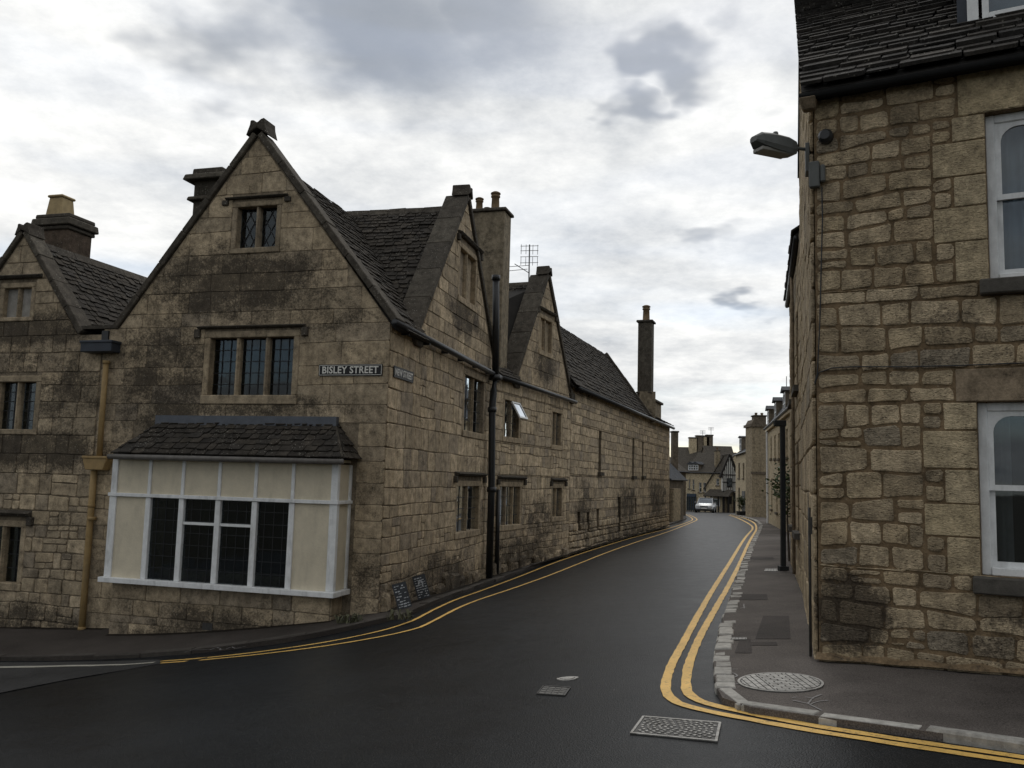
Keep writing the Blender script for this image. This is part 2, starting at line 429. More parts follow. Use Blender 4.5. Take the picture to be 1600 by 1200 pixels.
def stone(w, poly, rg, joint, proud, bev, rag, chop=.03):
    """one stone: outline with chipped corners and uneven edges, face proud of the joint"""
    cu = sum(p[0] for p in poly) / len(poly); cz = sum(p[1] for p in poly) / len(poly)
    j = joint / 2; q = []
    for u, z in poly:
        du, dz = u - cu, z - cz
        q.append((u - math.copysign(min(j, abs(du) * .5), du) + rg.uniform(-rag, rag), z - math.copysign(min(j, abs(dz) * .5), dz) + rg.uniform(-rag, rag)))
    o = []; n = len(q)
    for i in range(n):
        a, b, c = q[i - 1], q[i], q[(i + 1) % n]
        for t in (a, c):
            l = math.hypot(t[0] - b[0], t[1] - b[1]) + 1e-6; k = min(chop * rg.uniform(.5, 1.6), l * .3) / l
            o.append((b[0] + (t[0] - b[0]) * k, b[1] + (t[1] - b[1]) * k))
        if rag > .004:
            l = math.hypot(c[0] - b[0], c[1] - b[1])
            if l > .22:
                t = rg.uniform(.4, .6); nx, nz = (c[1] - b[1]) / l, -(c[0] - b[0]) / l; e = rg.uniform(-1.2, .6) * rag
                o.append((b[0] + (c[0] - b[0]) * t + nx * e, b[1] + (c[1] - b[1]) * t + nz * e))
    n = len(o); cu = sum(p[0] for p in o) / n; cz = sum(p[1] for p in o) / n
    pr = proud * rg.uniform(.75, 1.25); tu, tz = rg.uniform(-1, 1) * proud * .5, rg.uniform(-1, 1) * proud * .5
    v = [w.p(u, z, -.012) for u, z in o] + [w.p(u, z, max(.002, pr - bev)) for u, z in o]
    for u, z in o:
        du, dz = cu - u, cz - z; l = math.hypot(du, dz) + 1e-6; k = min(bev * 1.3, l * .4) / l
        v.append(w.p(u + du * k, z + dz * k, pr + tu * (u - cu) + tz * (z - cz) + rg.uniform(-.3, .3) * bev))
    f = [(i, (i + 1) % n, n + (i + 1) % n, n + i) for i in range(n)] + [(n + i, n + (i + 1) % n, 2 * n + (i + 1) % n, 2 * n + i) for i in range(n)] + [tuple(range(2 * n, 3 * n))]
    if w.n @ np.cross(w.d, w.up) < 0: f = [x[::-1] for x in f]
    return v, f

def slates(pc, O, A, B, poly, pitch, wid, th, rg, m, parent, lift=.015, var=.6):
    """overlapping stone slates on a slope: O eaves point, A along, B up the slope, poly in (a, b) counter-clockwise"""
    O, A, B = (np.array(x, float) for x in (O, A, B)); Nn = np.cross(A, B); Nn /= np.linalg.norm(Nn)
    flip = Nn[2] < 0
    if flip: Nn = -Nn
    a0 = min(p[0] for p in poly); a1 = max(p[0] for p in poly); b1 = max(p[1] for p in poly); b = min(p[1] for p in poly) - .03
    row = 0
    while b < b1 - .02:
        sc = 1.15 - .35 * (b / max(b1, .1)); pt = pitch * sc; ln = pt * 1.75
        a = a0 - rg.uniform(0, wid[1])
        while a < a1:
            wd = rg.uniform(*wid) * sc; jb = rg.uniform(-.2, .2) * pt * var
            g_ = rg.uniform(.004, .012); c_ = rg.uniform(.01, .05); q = clip([(a + g_ + c_ * .6, b + jb), (a + wd - g_ - c_, b + jb + rg.uniform(-.1, .1) * pt), (a + wd - g_, b + jb + c_), (a + wd - g_, b + ln), (a + g_, b + ln), (a + g_, b + jb + c_ * .7)], poly)
            a += wd
            if len(q) < 3 or area(q) < .004: continue
            t = th * rg.uniform(.6, 1.6); dn = rg.uniform(0, .014); n = len(q); lo = []; hi = []
            for (x, y) in q:
                h = lift + dn + (1 - (y - b) / ln) * th * 1.7; pp = O + A * x + B * y
                lo.append(pp + Nn * (h - t * .2)); hi.append(pp + Nn * (h + t * .8))
            f = [tuple(range(n))[::-1], tuple(range(n, 2 * n))] + [(i, (i + 1) % n, n + (i + 1) % n, n + i) for i in range(n)]
            if flip: f = [x[::-1] for x in f]
            pc.add(lo + hi, f, m, parent)
        b += pt; row += 1

def plane_sheet(name, pts, m, parent, th=.05):
    pts = [np.array(p, float) for p in pts]; nn = np.cross(pts[1] - pts[0], pts[2] - pts[0]); nn /= np.linalg.norm(nn)
    if nn[2] < 0: nn = -nn
    n = len(pts); v = pts + [p - nn * th for p in pts]
    return mesh(name, v, [tuple(range(n)), tuple(range(n, 2 * n))[::-1]] + [(i, n + i, n + (i + 1) % n, (i + 1) % n) for i in range(n)], m, parent)
#@@PART2
# ------------------------------------------------------------------ the lie of the land (thin plate spline through surveyed spots)
CP = np.array([(-9.3, 16.6, -1.39), (-7.07, 15.9, -1.25), (-4.5, 15.2, -.98), (-1.96, 14.5, -.62), (-1.2, 18, -.69), (-.33, 21.6, -.73), (1.88, 26.8, -.58), (4.9, 35.5, -.52), (8.07, 44.5, -.5),
      (0, 0, 0), (3, 5, 0), (2.89, 8.3, 0), (4.4, 13.1, 0), (5.7, 18.3, -.05), (12.1, 39, -.3), (17, 61, -.5), (16.3, 73, -.78), (18.1, 70.3, -.72), (13.5, 62, -.62), (19.3, 86, -1.05), (25, 97, -1.3), (10, 97, -1.3),
      (-7.94, 14.2, -1.45), (-5.2, 13.6, -1.2), (-6.5, 11.7, -1.25), (-4.06, 7.4, -.75), (-.74, 5.8, -.22), (-8, 3, -.9), (-14, 12, -1.9), (-15, 18, -2.0), (8, 3, .25), (7, -4, .2), (-6, -4, -.5), (3.6, 6.5, .02)])
def _tps():
    P, z = CP[:, :2], CP[:, 2]; n = len(P); d = np.linalg.norm(P[:, None] - P[None], axis=2)
    K = np.where(d > 0, d * d * np.log(d + 1e-12), 0) + np.eye(n) * .6; Q = np.hstack([np.ones((n, 1)), P])
    A = np.block([[K, Q], [Q.T, np.zeros((3, 3))]]); return np.linalg.solve(A, np.concatenate([z, np.zeros(3)]))
_T = _tps()
def gza(x, y):
    x = np.asarray(x, float); y = np.asarray(y, float); cx = np.clip(x, -24, 34); cy = np.clip(y, -6, 100)
    d = np.sqrt((cx[..., None] - CP[:, 0]) ** 2 + (cy[..., None] - CP[:, 1]) ** 2)
    z = (np.where(d > 0, d * d * np.log(d + 1e-12), 0) * _T[:len(CP)]).sum(-1) + _T[-3] + _T[-2] * cx + _T[-1] * cy
    return np.clip(z, -3.2, 1.2)
def gz(x, y): return float(gza(x, y))
def gpix(px, py, h=0.):
    d = ray(px, py); z = 0.
    for _ in range(40):
        t = (z + h - CAMZ) / d[2] if d[2] < -1e-3 else 200; q = np.array([0, 0, CAMZ]) + d * min(t, 120); z = z * .5 + .5 * gz(q[0], q[1])
    return q[:2]

M = {}
def asphalt(name, col, speck, rough, tint=(1, 1, 1)):
    m = NT(name); big = m.noise(.45, 3, .6, (1, 1, 0)); mid = m.noise(3.5, 3, .65); fin = m.noise(95, 2, .6); v = m.voro(75)
    f = m.math('ADD', m.mapr(big, .3, .7, .68, 1.35), m.mapr(mid, .25, .75, -.16, .16)); f = m.math('ADD', f, m.mapr(fin, .3, .7, -.45, .5))
    c = m.mix(1.0, col, m.grey(f), 'MULTIPLY'); c = m.mix(m.mapr(v, .08, .22, speck, 0), c, (.22, .21, .19))
    lit = m.voro(1.7); c = m.mix(m.math('MULTIPLY', m.mapr(lit, .010, .02, 1, 0), .7), c, (.30, .28, .24))
    m.bump(m.math('ADD', fin, m.math('MULTIPLY', v, .8)), .4, .006); return m.done(c, m.mapr(mid, .3, .7, rough - .03, rough + .04), .08)
M['road'] = asphalt('road_asphalt', (.0088, .0100, .0115), .5, .4)
M['oldroad'] = asphalt('old_asphalt', (.046, .045, .044), .25, .75)
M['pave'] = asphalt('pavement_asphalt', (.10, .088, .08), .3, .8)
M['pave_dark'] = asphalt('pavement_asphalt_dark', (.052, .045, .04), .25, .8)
M['patch'] = asphalt('pavement_patch', (.06, .053, .049), .2, .8)
M['ground'] = plain_mat('ground_earth', (.07, .065, .05), .95, .3, 1.5, .4, .1)
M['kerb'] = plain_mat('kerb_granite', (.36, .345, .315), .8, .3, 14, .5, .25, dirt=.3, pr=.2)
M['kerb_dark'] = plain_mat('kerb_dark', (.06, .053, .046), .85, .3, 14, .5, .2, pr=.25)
def paint(name, col, wear):
    m = NT(name); n = m.noise(22, 5, .75); c = m.mix(m.mapr(n, .53, .70, 0, wear), col, (.06, .05, .035)); c = m.mix(1.0, c, m.grey(m.mapr(m.noise(2.2, 5, .6, (3, 3, 3)), .25, .75, .78, 1.15)), 'MULTIPLY')
    m.bump(m.noise(95, 3, .6), .5, .006); return m.done(c, .6, .35)
M['yellow'] = paint('yellow_paint', (.74, .46, .12), .7)
M['white_line'] = paint('white_paint_worn', (.42, .40, .34), .6)
M['chalk'] = paint('spray_chalk', (.21, .20, .195), .95)
M['iron'] = plain_mat('cast_iron_worn', (.30, .29, .27), .5, .3, 25, .4, .5, .35, dirt=.5)
M['iron_mid'] = plain_mat('cast_iron_mid', (.11, .107, .10), .6, .3, 25, .4, .4, .3, dirt=.5)
M['iron_dark'] = plain_mat('cast_iron_dark', (.045, .043, .04), .6, .3, 25, .3, .4)

# ------------------------------------------------------------------ ground, road
def sheet(name, xs, ys, h, m):
    X, Y = np.meshgrid(xs, ys); Z = gza(X, Y) + h; n = len(xs); v = np.stack([X, Y, Z], -1).reshape(-1, 3)
    f = [(j * n + i, j * n + i + 1, (j + 1) * n + i + 1, (j + 1) * n + i) for j in range(len(ys) - 1) for i in range(n - 1)]
    o = mesh(name, v, f, m, smooth=True); o['kind'] = 'structure'; return o
far = [150, 300, 700, 1500]
ground = sheet('ground', np.array([-x for x in far[::-1]] + list(np.arange(-60, 91, 5)) + far), np.array([-x for x in far[::-1]] + list(np.arange(-60, 131, 5)) + far), -.6, M['ground'])
road = sheet('road', np.arange(-24, 34.1, .8), np.arange(-6, 100.1, .8), 0, M['road'])

def resample(pts, step):
    pts = [np.array(p, float)[:2] for p in pts]; seg = [np.linalg.norm(b - a) for a, b in zip(pts, pts[1:])]; L = sum(seg); n = max(2, int(L / step)); out = []
    for k in range(n + 1):
        s = L * k / n; i = 0
        while i < len(seg) - 1 and s > seg[i]: s -= seg[i]; i += 1
        out.append(pts[i] + (pts[i + 1] - pts[i]) * min(1, s / (seg[i] + 1e-9)))
    return out
def smooth(pts, it=2):
    pts = [np.array(p, float)[:2] for p in pts]
    for _ in range(it):
        q = [pts[0]]
        for a, b in zip(pts, pts[1:]): q += [a * .75 + b * .25, a * .25 + b * .75]
        pts = q + [pts[-1]]
    return pts
def ribbon(name, pts, width, h, m, parent, step=.3, ragged=0.):
    c = resample(pts, step); v = []; rg = random.Random(len(c))
    for i, p in enumerate(c):
        t = c[min(i + 1, len(c) - 1)] - c[max(i - 1, 0)]; t /= np.linalg.norm(t) + 1e-9; n = np.array([-t[1], t[0]])
        for s in (-.5, .5):
            q = p + n * width * s * (1 + rg.uniform(-ragged, ragged)); v.append((q[0], q[1], gz(*q) + h))
    return mesh(name, v, [(2 * i, 2 * i + 1, 2 * i + 3, 2 * i + 2)[::-1] for i in range(len(c) - 1)], m, parent)
def pavement(name, kerb, inner, h, m, step=.35, across=6):
    L = sum(np.linalg.norm(b - a) for a, b in zip(kerb, kerb[1:])); n = int(L / step)
    def rs(pts):
        pts = [np.array(p, float) for p in pts]; seg = [np.linalg.norm(b - a) for a, b in zip(pts, pts[1:])]; T = sum(seg); out = []
        for k in range(n + 1):
            s = T * k / n; i = 0
            while i < len(seg) - 1 and s > seg[i]: s -= seg[i]; i += 1
            out.append(pts[i] + (pts[i + 1] - pts[i]) * min(1, s / (seg[i] + 1e-9)))
        return out
    a = rs(kerb)
    # nearest point on the inner line keeps the strip square to the kerb; monotone so it never folds
    fine = resample(inner, .1); b = []; j0 = 0
    for p in a:
        d = [np.linalg.norm(q - p) for q in fine[j0:]]; j0 += int(np.argmin(d[:max(40, 1)])); b.append(fine[j0])
    v = []; f = []
    for p, q in zip(a, b):
        for k in range(across + 1):
            x = p + (q - p) * k / across; v.append((x[0], x[1], gz(*x) + h))
        v.append((p[0], p[1], gz(*p) - .03))
    w = across + 2
    for i in range(n):
        for k in range(across): f.append((i * w + k, i * w + k + 1, (i + 1) * w + k + 1, (i + 1) * w + k))
        f.append((i * w, (i + 1) * w, (i + 1) * w + w - 1, i * w + w - 1))
    o = mesh(name, v, f, m); o['kind'] = 'structure'
    bm = bmesh.new(); bm.from_mesh(o.data); bmesh.ops.recalc_face_normals(bm, faces=bm.faces)
    if sum(x.normal.z for x in bm.faces) < 0: bmesh.ops.reverse_faces(bm, faces=bm.faces)
    bm.to_mesh(o.data); bm.free(); return o
def kerbs(name, path, l, wid, h, m, parent, rg, flip=False, limit=260):
    """single kerb stones along a path; wid runs inwards (to the left of the path)"""
    c = resample(path, .05); s = 0; n = 0; k = 0
    while k < len(c) - 2 and n < limit:
        ln = rg.uniform(*l); e = min(len(c) - 1, k + max(2, int(ln / .05))); a, b = c[k], c[e]; t = (b - a); L = np.linalg.norm(t); t /= L + 1e-9
        nn = np.array([-t[1], t[0]]) * (-1 if flip else 1); g = min(.018, L * .06); a = a + t * g; b = b - t * g; mb = MB(); j = rg.uniform(-.02, .02); hh = h + rg.uniform(-.012, .012)
        r_ = lambda: rg.uniform(-.008, .008)
        q = [a + nn * (j + r_()), b + nn * (j + r_()), b + nn * (wid + j + r_()), a + nn * (wid + j + r_())]
        ins = [q[0] + (t + nn) * .012, q[1] + (-t + nn) * .012, q[2] + (-t - nn) * .01, q[3] + (t - nn) * .01]
        v = [(x[0], x[1], gz(*x) - .05) for x in q] + [(x[0], x[1], gz(*x) + hh - .014) for x in q] + [(x[0], x[1], gz(*x) + hh + rg.uniform(-.004, .004)) for x in ins]
        f = [(i, (i + 1) % 4, 4 + (i + 1) % 4, 4 + i) for i in range(4)] + [(4 + i, 4 + (i + 1) % 4, 8 + (i + 1) % 4, 8 + i) for i in range(4)] + [(8, 9, 10, 11)]
        mesh(name, v, f, m, parent); k = e; n += 1

# ------------------------------------------------------------------ wall lines of the street
C0 = np.array([-2.06, 14.5]); FW = Wall(C0, (-.961, .276), 1)                       # front on the side street, u to the left
P1 = np.array([-.4, 21.3]); P2 = np.array([1.82, 26.7]); P3 = np.array([8.03, 44.4])
S1 = Wall(C0, P1 - C0, -1); S2 = Wall(P1, P2 - P1, -1); S3 = Wall(P2, P3 - P2, -1)    # street side, u away from us
RC = np.array([2.89, 8.33]); R1 = Wall(RC, (.875, -.484), -1)                        # near face of the right house, u to the right
R2 = Wall(RC, ((1224 - 800) / FPX, 1), 1); RE = RC + R2.d[:2] * 5.4
R3 = Wall(RE, ((1192 - 800) / FPX, 1), 1); RF = RE + R3.d[:2] * 5.4
# pavements
kr_pix = [(1600, 1163), (1490, 1147), (1380, 1132), (1290, 1120), (1205, 1108), (1160, 1102), (1133, 1094), (1121, 1080), (1115, 1050), (1116, 1020), (1124, 985), (1133, 955), (1146, 915), (1161, 873), (1175, 843), (1186, 824), (1187, 819), (1178, 812), (1160, 807), (1142, 803)]
kr = [gpix(x, y, .06) for x, y in kr_pix]; kr = [kr[0] + (kr[0] - kr[1]) * 6] + kr
krs = smooth(kr, 2)
pr_in = [R1.p(9, 0, -.15)[:2], R1.p(0.1, 0, -.15)[:2], R2.p(.1, 0, -.15)[:2], R2.p(5.4, 0, -.15)[:2], R3.p(5.4, 0, -.2)[:2], np.array([9.3, 29.]), np.array([12.4, 39.]), np.array([17.2, 60.]), np.array([19.5, 68.]), np.array([20, 75.])]
pav_r = pavement('pavement_right', krs, pr_in, .055, M['pave'])
kl_pix = [(0, 1026), (130, 1024), (250, 1018), (400, 1004), (510, 986), (600, 965), (645, 955), (730, 918), (838, 880), (935, 850), (1030, 824), (1064, 813), (1075, 809), (1064, 804)]
kl = [gpix(x, y, .075) for x, y in kl_pix]; kl = [kl[0] + (kl[0] - kl[1]) * 3] + kl
kls = smooth(kl, 2)
pl_in = [FW.p(14, 0, -.15)[:2], FW.p(0.1, 0, -.15)[:2], S1.p(.1, 0, -.15)[:2], P1 + S1.n[:2] * -.15, P2 + S2.n[:2] * -.15, P3 + S3.n[:2] * -.15, np.array([9.5, 50.]), np.array([10., 60.]), np.array([12., 72.])]
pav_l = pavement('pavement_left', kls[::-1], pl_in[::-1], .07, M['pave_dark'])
rk = random.Random(3)
far_i = next(i for i, p in enumerate(krs) if p[1] > 7.35 and p[0] < 2.2)
kerbs('kerb_stone', krs[:far_i + 1][::-1], (.5, .8), .12, .062, M['kerb'], pav_r, rk)
kerbs('kerb_sett', krs[far_i:], (.2, .4), .16, .062, M['kerb'], pav_r, rk, True, limit=290)
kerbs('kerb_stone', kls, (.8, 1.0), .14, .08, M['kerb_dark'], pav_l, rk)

# yellow lines
def pixline(pts, h=0., sm=2): return smooth([gpix(x, y, h) for x, y in pts], sm)
def ext(p, k): return [p[0] + (p[0] - p[1]) * k] + p
yl = [[(1600, 1192), (1400, 1162), (1240, 1137), (1125, 1115), (1075, 1104), (1050, 1094), (1039, 1078), (1041, 1058), (1053, 1030), (1070, 1000), (1090, 962), (1117, 916), (1158, 849), (1170, 833), (1177, 826), (1174, 820), (1139, 805)],
      [(1600, 1183), (1400, 1154), (1240, 1129), (1140, 1108), (1100, 1098), (1080, 1089), (1071, 1076), (1073, 1050), (1081, 1022), (1102, 978), (1145, 905), (1168, 851), (1178, 834), (1183, 825), (1178, 815), (1141, 804)],
      [(250, 1036), (330, 1030), (420, 1021), (520, 1008), (600, 994), (640, 985), (666, 977), (743, 938), (856, 899), (947, 864), (1053, 828), (1085, 815), (1091, 811), (1076, 804)],
      [(250, 1033), (330, 1027), (420, 1017), (520, 1002), (600, 985), (630, 975), (653, 967), (734, 928), (838, 889), (918, 862), (999, 837), (1052, 824), (1078, 815), (1084, 811), (1072, 804)]]
for i, l in enumerate(yl):
    p = pixline(l, .006)
    if i < 2: p = ext(p, 30)
    o = ribbon('yellow_line', p, .088 if i < 2 else .066, .007, M['yellow'], road, .12, .13)
ea = resample(ext([gpix(x, y) for x, y in ((0, 1084), (120, 1060), (250, 1038))], 2), .4); eb = resample(ext([gpix(x, y) for x, y in ((0, 1036), (125, 1035), (250, 1031))], 2), .4); nn_ = 30; v = []
for k in range(nn_ + 1):
    p, q = ea[round(k / nn_ * (len(ea) - 1))], eb[round(k / nn_ * (len(eb) - 1))]
    for j in range(6): x = p + (q - p) * j / 5; v.append((x[0], x[1], gz(*x) + .012))
mesh('old_road_patch', v, [(i * 6 + j, i * 6 + j + 1, i * 6 + j + 7, i * 6 + j + 6)[::-1] for i in range(nn_) for j in range(5)], M['oldroad'], road)
ribbon('white_line', ext([gpix(x, y, .01) for x, y in ((0, 1043), (120, 1041), (240, 1036))], 2), .09, .018, M['white_line'], road, .25, .4)
# cracks and darker repairs in the pavement on the right
for a, b, c, d in ((1155, 928, 1200, 937), (1148, 998, 1175, 1020), (1180, 962, 1235, 998), (1172, 870, 1210, 874), (1165, 1003, 1215, 1008)):
    q = [gpix(x, y, .06) for x, y in ((a, d), (c, d), (c - 2, b), (a + (d - b) * .35, b))]
    mesh('repair_patch', [(p[0], p[1], gz(*p) + .0595) for p in q], [(0, 1, 2, 3)], M['patch'], pav_r)
def strokes(parent, h, lines, wid=.014):
    for l in lines:
        ribbon('spray_mark', [gpix(x, y, h) for x, y in l], wid, h + .005, M['chalk'], parent, .06, .5)
strokes(pav_r, .055, [[(1131, 1048), (1142, 1046), (1153, 1046)], [(1131, 1056), (1140, 1051), (1150, 1053), (1152, 1058), (1140, 1061), (1132, 1056)], [(1130, 1071), (1156, 1069)], [(1132, 1075), (1150, 1077)],
    [(1239, 1095), (1262, 1100), (1284, 1111)], [(1262, 1100), (1272, 1090), (1284, 1086)], [(1265, 1102), (1275, 1097), (1294, 1095)], [(1258, 1090), (1272, 1092)], [(1238, 1091), (1244, 1090)], [(1156, 951), (1166, 949)], [(1162, 944), (1163, 951)]])
strokes(pav_l, .07, [[(288, 1020), (300, 1016), (318, 1010)], [(304, 1016), (330, 1015)], [(328, 1016), (338, 1012), (346, 1014), (342, 1016), (352, 1015)], [(352, 1015), (362, 1011), (368, 1014), (384, 1010)]])

# grime strip at the foot of the walls, also painting in contact darkness
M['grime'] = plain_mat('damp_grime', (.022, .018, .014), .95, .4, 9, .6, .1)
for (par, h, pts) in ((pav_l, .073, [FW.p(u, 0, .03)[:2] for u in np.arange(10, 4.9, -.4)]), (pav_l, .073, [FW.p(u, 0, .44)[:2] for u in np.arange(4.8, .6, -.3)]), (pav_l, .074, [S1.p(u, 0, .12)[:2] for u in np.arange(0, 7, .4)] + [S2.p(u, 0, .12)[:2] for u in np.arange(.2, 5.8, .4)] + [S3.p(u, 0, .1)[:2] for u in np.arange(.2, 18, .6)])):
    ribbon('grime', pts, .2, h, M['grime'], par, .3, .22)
# covers
def disc(c, r_, n=28): return [(c[0] + r_ * math.cos(6.2832 * k / n), c[1] + r_ * math.sin(6.2832 * k / n)) for k in range(n)]
def slab(mb, poly, z0f, z1f):
    n = len(poly); v = [(x, y, gz(x, y) + z0f) for x, y in poly] + [(x, y, gz(x, y) + z1f) for x, y in poly]
    mb.add(v, [tuple(range(n))[::-1], tuple(range(n, 2 * n))] + [(i, (i + 1) % n, n + (i + 1) % n, n + i) for i in range(n)])
c = gpix(1219, 1066, .06); t = empty('manhole_cover', (c[0], c[1], gz(*c) + .055), 'round pale iron manhole cover set in the pavement at the corner', 'manhole cover')
mb = MB(); slab(mb, disc(c, .345, 32), .04, .061); mb.obj('plate', M['iron_dark'], t)
mb = MB(); ring = disc(c, .345, 32); rin = disc(c, .325, 32)
for i in range(32): slab(mb, [ring[i], ring[(i + 1) % 32], rin[(i + 1) % 32], rin[i]], .055, .067)
mb.obj('rim', M['iron'], t)
mb = MB(); circ = disc((0, 0), .315, 24)
for k in range(-6, 7):
    x = k * .052
    if abs(x) > .15:
        for q in range(-5, 6):
            o_ = .03 if k % 2 else 0
            p = clip([(x - .021, q * .11 - .050 + o_), (x + .021, q * .11 - .050 + o_), (x + .021, q * .11 + .050 + o_), (x - .021, q * .11 + .050 + o_)], circ)
            if len(p) > 2 and area(p) > 2e-4: slab(mb, [(c[0] + a, c[1] + b) for a, b in p], .06, .068)
    yq = k * .052
    for q in range(-2, 3):
        o_ = .045 if k % 2 else 0; x0 = max(-.125, q * .1 - .045 + o_); x1 = min(.125, q * .1 + .045 + o_)
        if x1 - x0 < .012: continue
        p = clip([(x0, yq - .021), (x1, yq - .021), (x1, yq + .021), (x0, yq + .021)], circ)
        if len(p) > 2 and area(p) > 1e-4: slab(mb, [(c[0] + a, c[1] + b) for a, b in p], .06, .068)
mb.obj('tread', M['iron'], t)['kind'] = 'stuff'

def quad_cover(pix, h, label, name, treadfun, m_frame, m_tread=None):
    q = [gpix(x, y, h) for x, y in pix]; cc = sum(q) / 4; t = empty(name, (cc[0], cc[1], gz(*cc) + h), label, 'manhole cover')
    mb = MB(); slab(mb, q, h - .02, h + .004); mb.obj('plate', M['iron_dark'], t)
    B = lambda s, r_: (q[0] * (1 - s) * (1 - r_) + q[1] * s * (1 - r_) + q[2] * s * r_ + q[3] * (1 - s) * r_)
    mb = MB()
    for s0, s1, r0, r1 in ((0, 1, 0, .045), (0, 1, .955, 1), (0, .03, .045, .955), (.97, 1, .045, .955)): slab(mb, [B(s0, r0), B(s1, r0), B(s1, r1), B(s0, r1)], h, h + .010)
    mb.obj('frame', m_frame, t); mb = MB(); treadfun(mb, B, h); mb.obj('tread', m_tread or M['iron'], t)['kind'] = 'stuff'; return t
def scales(mb, B, h):
    for ring_ in range(1, 9):
        n = ring_ * 5
        for k in range(n):
            a = 6.2832 * (k + .5 * (ring_ % 2)) / n; s, r_ = .5 + ring_ * .085 * math.cos(a) * .82, .5 + ring_ * .085 * math.sin(a)
            if not (.06 < s < .94 and .08 < r_ < .92): continue
            da = .62 / ring_; s1, r1 = .5 + ring_ * .085 * math.cos(a + da) * .82, .5 + ring_ * .085 * math.sin(a + da)
            nx, ny = math.cos(a), math.sin(a); e = .02
            slab(mb, [B(s - nx * e, r_ - ny * e), B(s1 - nx * e * .5, r1 - ny * e * .5), B(s1 + nx * e * .5, r1 + ny * e * .5), B(s + nx * e, r_ + ny * e)], h + .002, h + .011)
quad_cover(((984, 1147), (1121, 1160), (1127, 1130), (1004, 1120)), 0.004, 'rectangular patterned iron cover in the road beside the double yellow bend', 'manhole_cover', scales, M['iron'])
def bars(mb, B, h):
    for i in range(4):
        for j in range(4): slab(mb, [B(.08 + i * .22, .08 + j * .22), B(.25 + i * .22, .08 + j * .22), B(.25 + i * .22, .22 + j * .22), B(.08 + i * .22, .22 + j * .22)], h + .002, h + .008)
quad_cover(((838, 1085), (883, 1088), (892, 1075), (849, 1072)), 0.003, 'small dull square iron cover in the middle of the road', 'valve_cover', bars, M['iron_dark'], M['iron_mid'])
quad_cover(((1194, 893), (1215, 893), (1214, 889), (1196, 889)), .06, 'small pale gridded cover in the pavement beside the dark post', 'pavement_cover', bars, M['iron'])
quad_cover(((1141, 1000), (1167, 1000), (1166, 997), (1143, 997)), .06, 'narrow pale metal plate in the pavement by the kerb setts', 'pavement_cover', bars, M['iron'])
c = gpix(887, 1061); mb = MB(); p = [(c[0] + .1 * math.cos(a) * (1 + .15 * math.sin(3 * a)), c[1] + .085 * math.sin(a)) for a in np.linspace(0, 6.28, 13)[:-1]]; slab(mb, p, -.01, .008)
p2 = [(c[0] + (x - c[0]) * .7, c[1] + (y - c[1]) * .7) for x, y in p]; slab(mb, p2, .006, .013)
tag(mb.obj('stopcock_cover', M['iron']), 'small worn pale cap in the road just above the dull square cover', 'cover')
#@@PART3
# ------------------------------------------------------------------ materials of the houses
BUFF = [(.365, .29, .195), (.295, .24, .168), (.38, .305, .21), (.265, .22, .165), (.335, .268, .184), (.405, .325, .222)]
def fb(u, z, ru, rz, k): return (FW.p(u, z), (ru + .5, ru + .5, rz), k)
def sb(w, u, z, ru, rz, k): return (w.p(u, z), (ru * .5 + .4, ru, rz), k)
lb = [fb(3.0, 4.95, 1.7, .85, 1.15), fb(4.4, 3.3, .75, 1.5, .95), fb(1.3, 4.3, 1.1, .45, .5), fb(2.5, 2.75, 1.7, .28, .9), fb(7.3, 1.95, 1.7, .5, 1.2), fb(6.5, 3.0, .7, .9, .75), fb(7.6, 4.25, 1.5, .45, 1.1),
      fb(7.2, 3.6, 1.2, .4, .6), sb(S1, 4.3, 5.1, 1.6, .6, .9), sb(S1, 5.2, 1.0, 1.3, 1.5, .55), sb(S1, 3, -.5, 3.6, .85, 1.05), sb(S2, 3.4, 4.9, 1.2, .8, 1.0), sb(S2, 3.2, .5, 2.0, .9, .7), sb(S2, 2, -.3, 3.5, .7, 1.0),
      sb(S3, 2, .7, 1.8, 1.3, .8), sb(S3, 8.5, .8, 3, 1.0, .95), sb(S3, 15.5, .9, 3.5, 1.2, .95), sb(S3, 1, 4.5, 2.5, .25, .8), (FW.p(2.7, -1.05, .4), (2.8, 1.0, .6), .9), (FW.p(7, -1.2), (2, .8, .5), .8), (FW.p(.2, -.2), (.5, .5, .7), .7), sb(S3, 9, -.2, 9, .5, .8)]
M['stone_l'] = stone_mat('cotswold_stone_weathered', [tuple(x * k for x in c) for c, k in zip(BUFF + BUFF[:3], (1.22, 1.0, 1.3, 1.0, 1.1, 1.36, 1.06, 1.22, .9))], lb, streak=.4, grain=.9, general=.08)
M['mortar_l'] = stone_mat('joint_weathered', [(.215, .175, .125)], lb, streak=.3, speck=.1)
M['stone_h'] = stone_mat('hall_stone_pale', [tuple(x * k for x in c) for c, k in zip(BUFF, (1.42, 1.2, 1.46, 1.2, 1.3, 1.5))], lb, streak=.3, grain=.9, general=.03)
M['dressed_l'] = stone_mat('dressed_stone', [tuple(x * 1.0 for x in c) for c in BUFF[:4]], (), streak=.35, grain=.5, general=.03, speck=.15)
M['coping'] = stone_mat('coping_stone_dark', [(.085, .073, .058), (.065, .057, .047), (.10, .088, .07)], (), lichen=(.03, .027, .022), streak=.3, general=.04, speck=.5)
M['slate'] = stone_mat('stone_slate', [(.048, .042, .035), (.035, .031, .027), (.062, .053, .043), (.042, .038, .034), (.055, .047, .037)], (), lichen=(.02, .018, .015), streak=.2, general=.02, speck=.55)
M['under'] = plain_mat('roof_underlay', (.02, .018, .016), .95, .2, 4, 0)
M['lead'] = plain_mat('lead_sheet', (.105, .115, .135), .55, .2, 6, .2, .4, .3)
M['lead_dark'] = plain_mat('lead_dark', (.035, .042, .055), .5, .2, 6, .2, .4, .2)
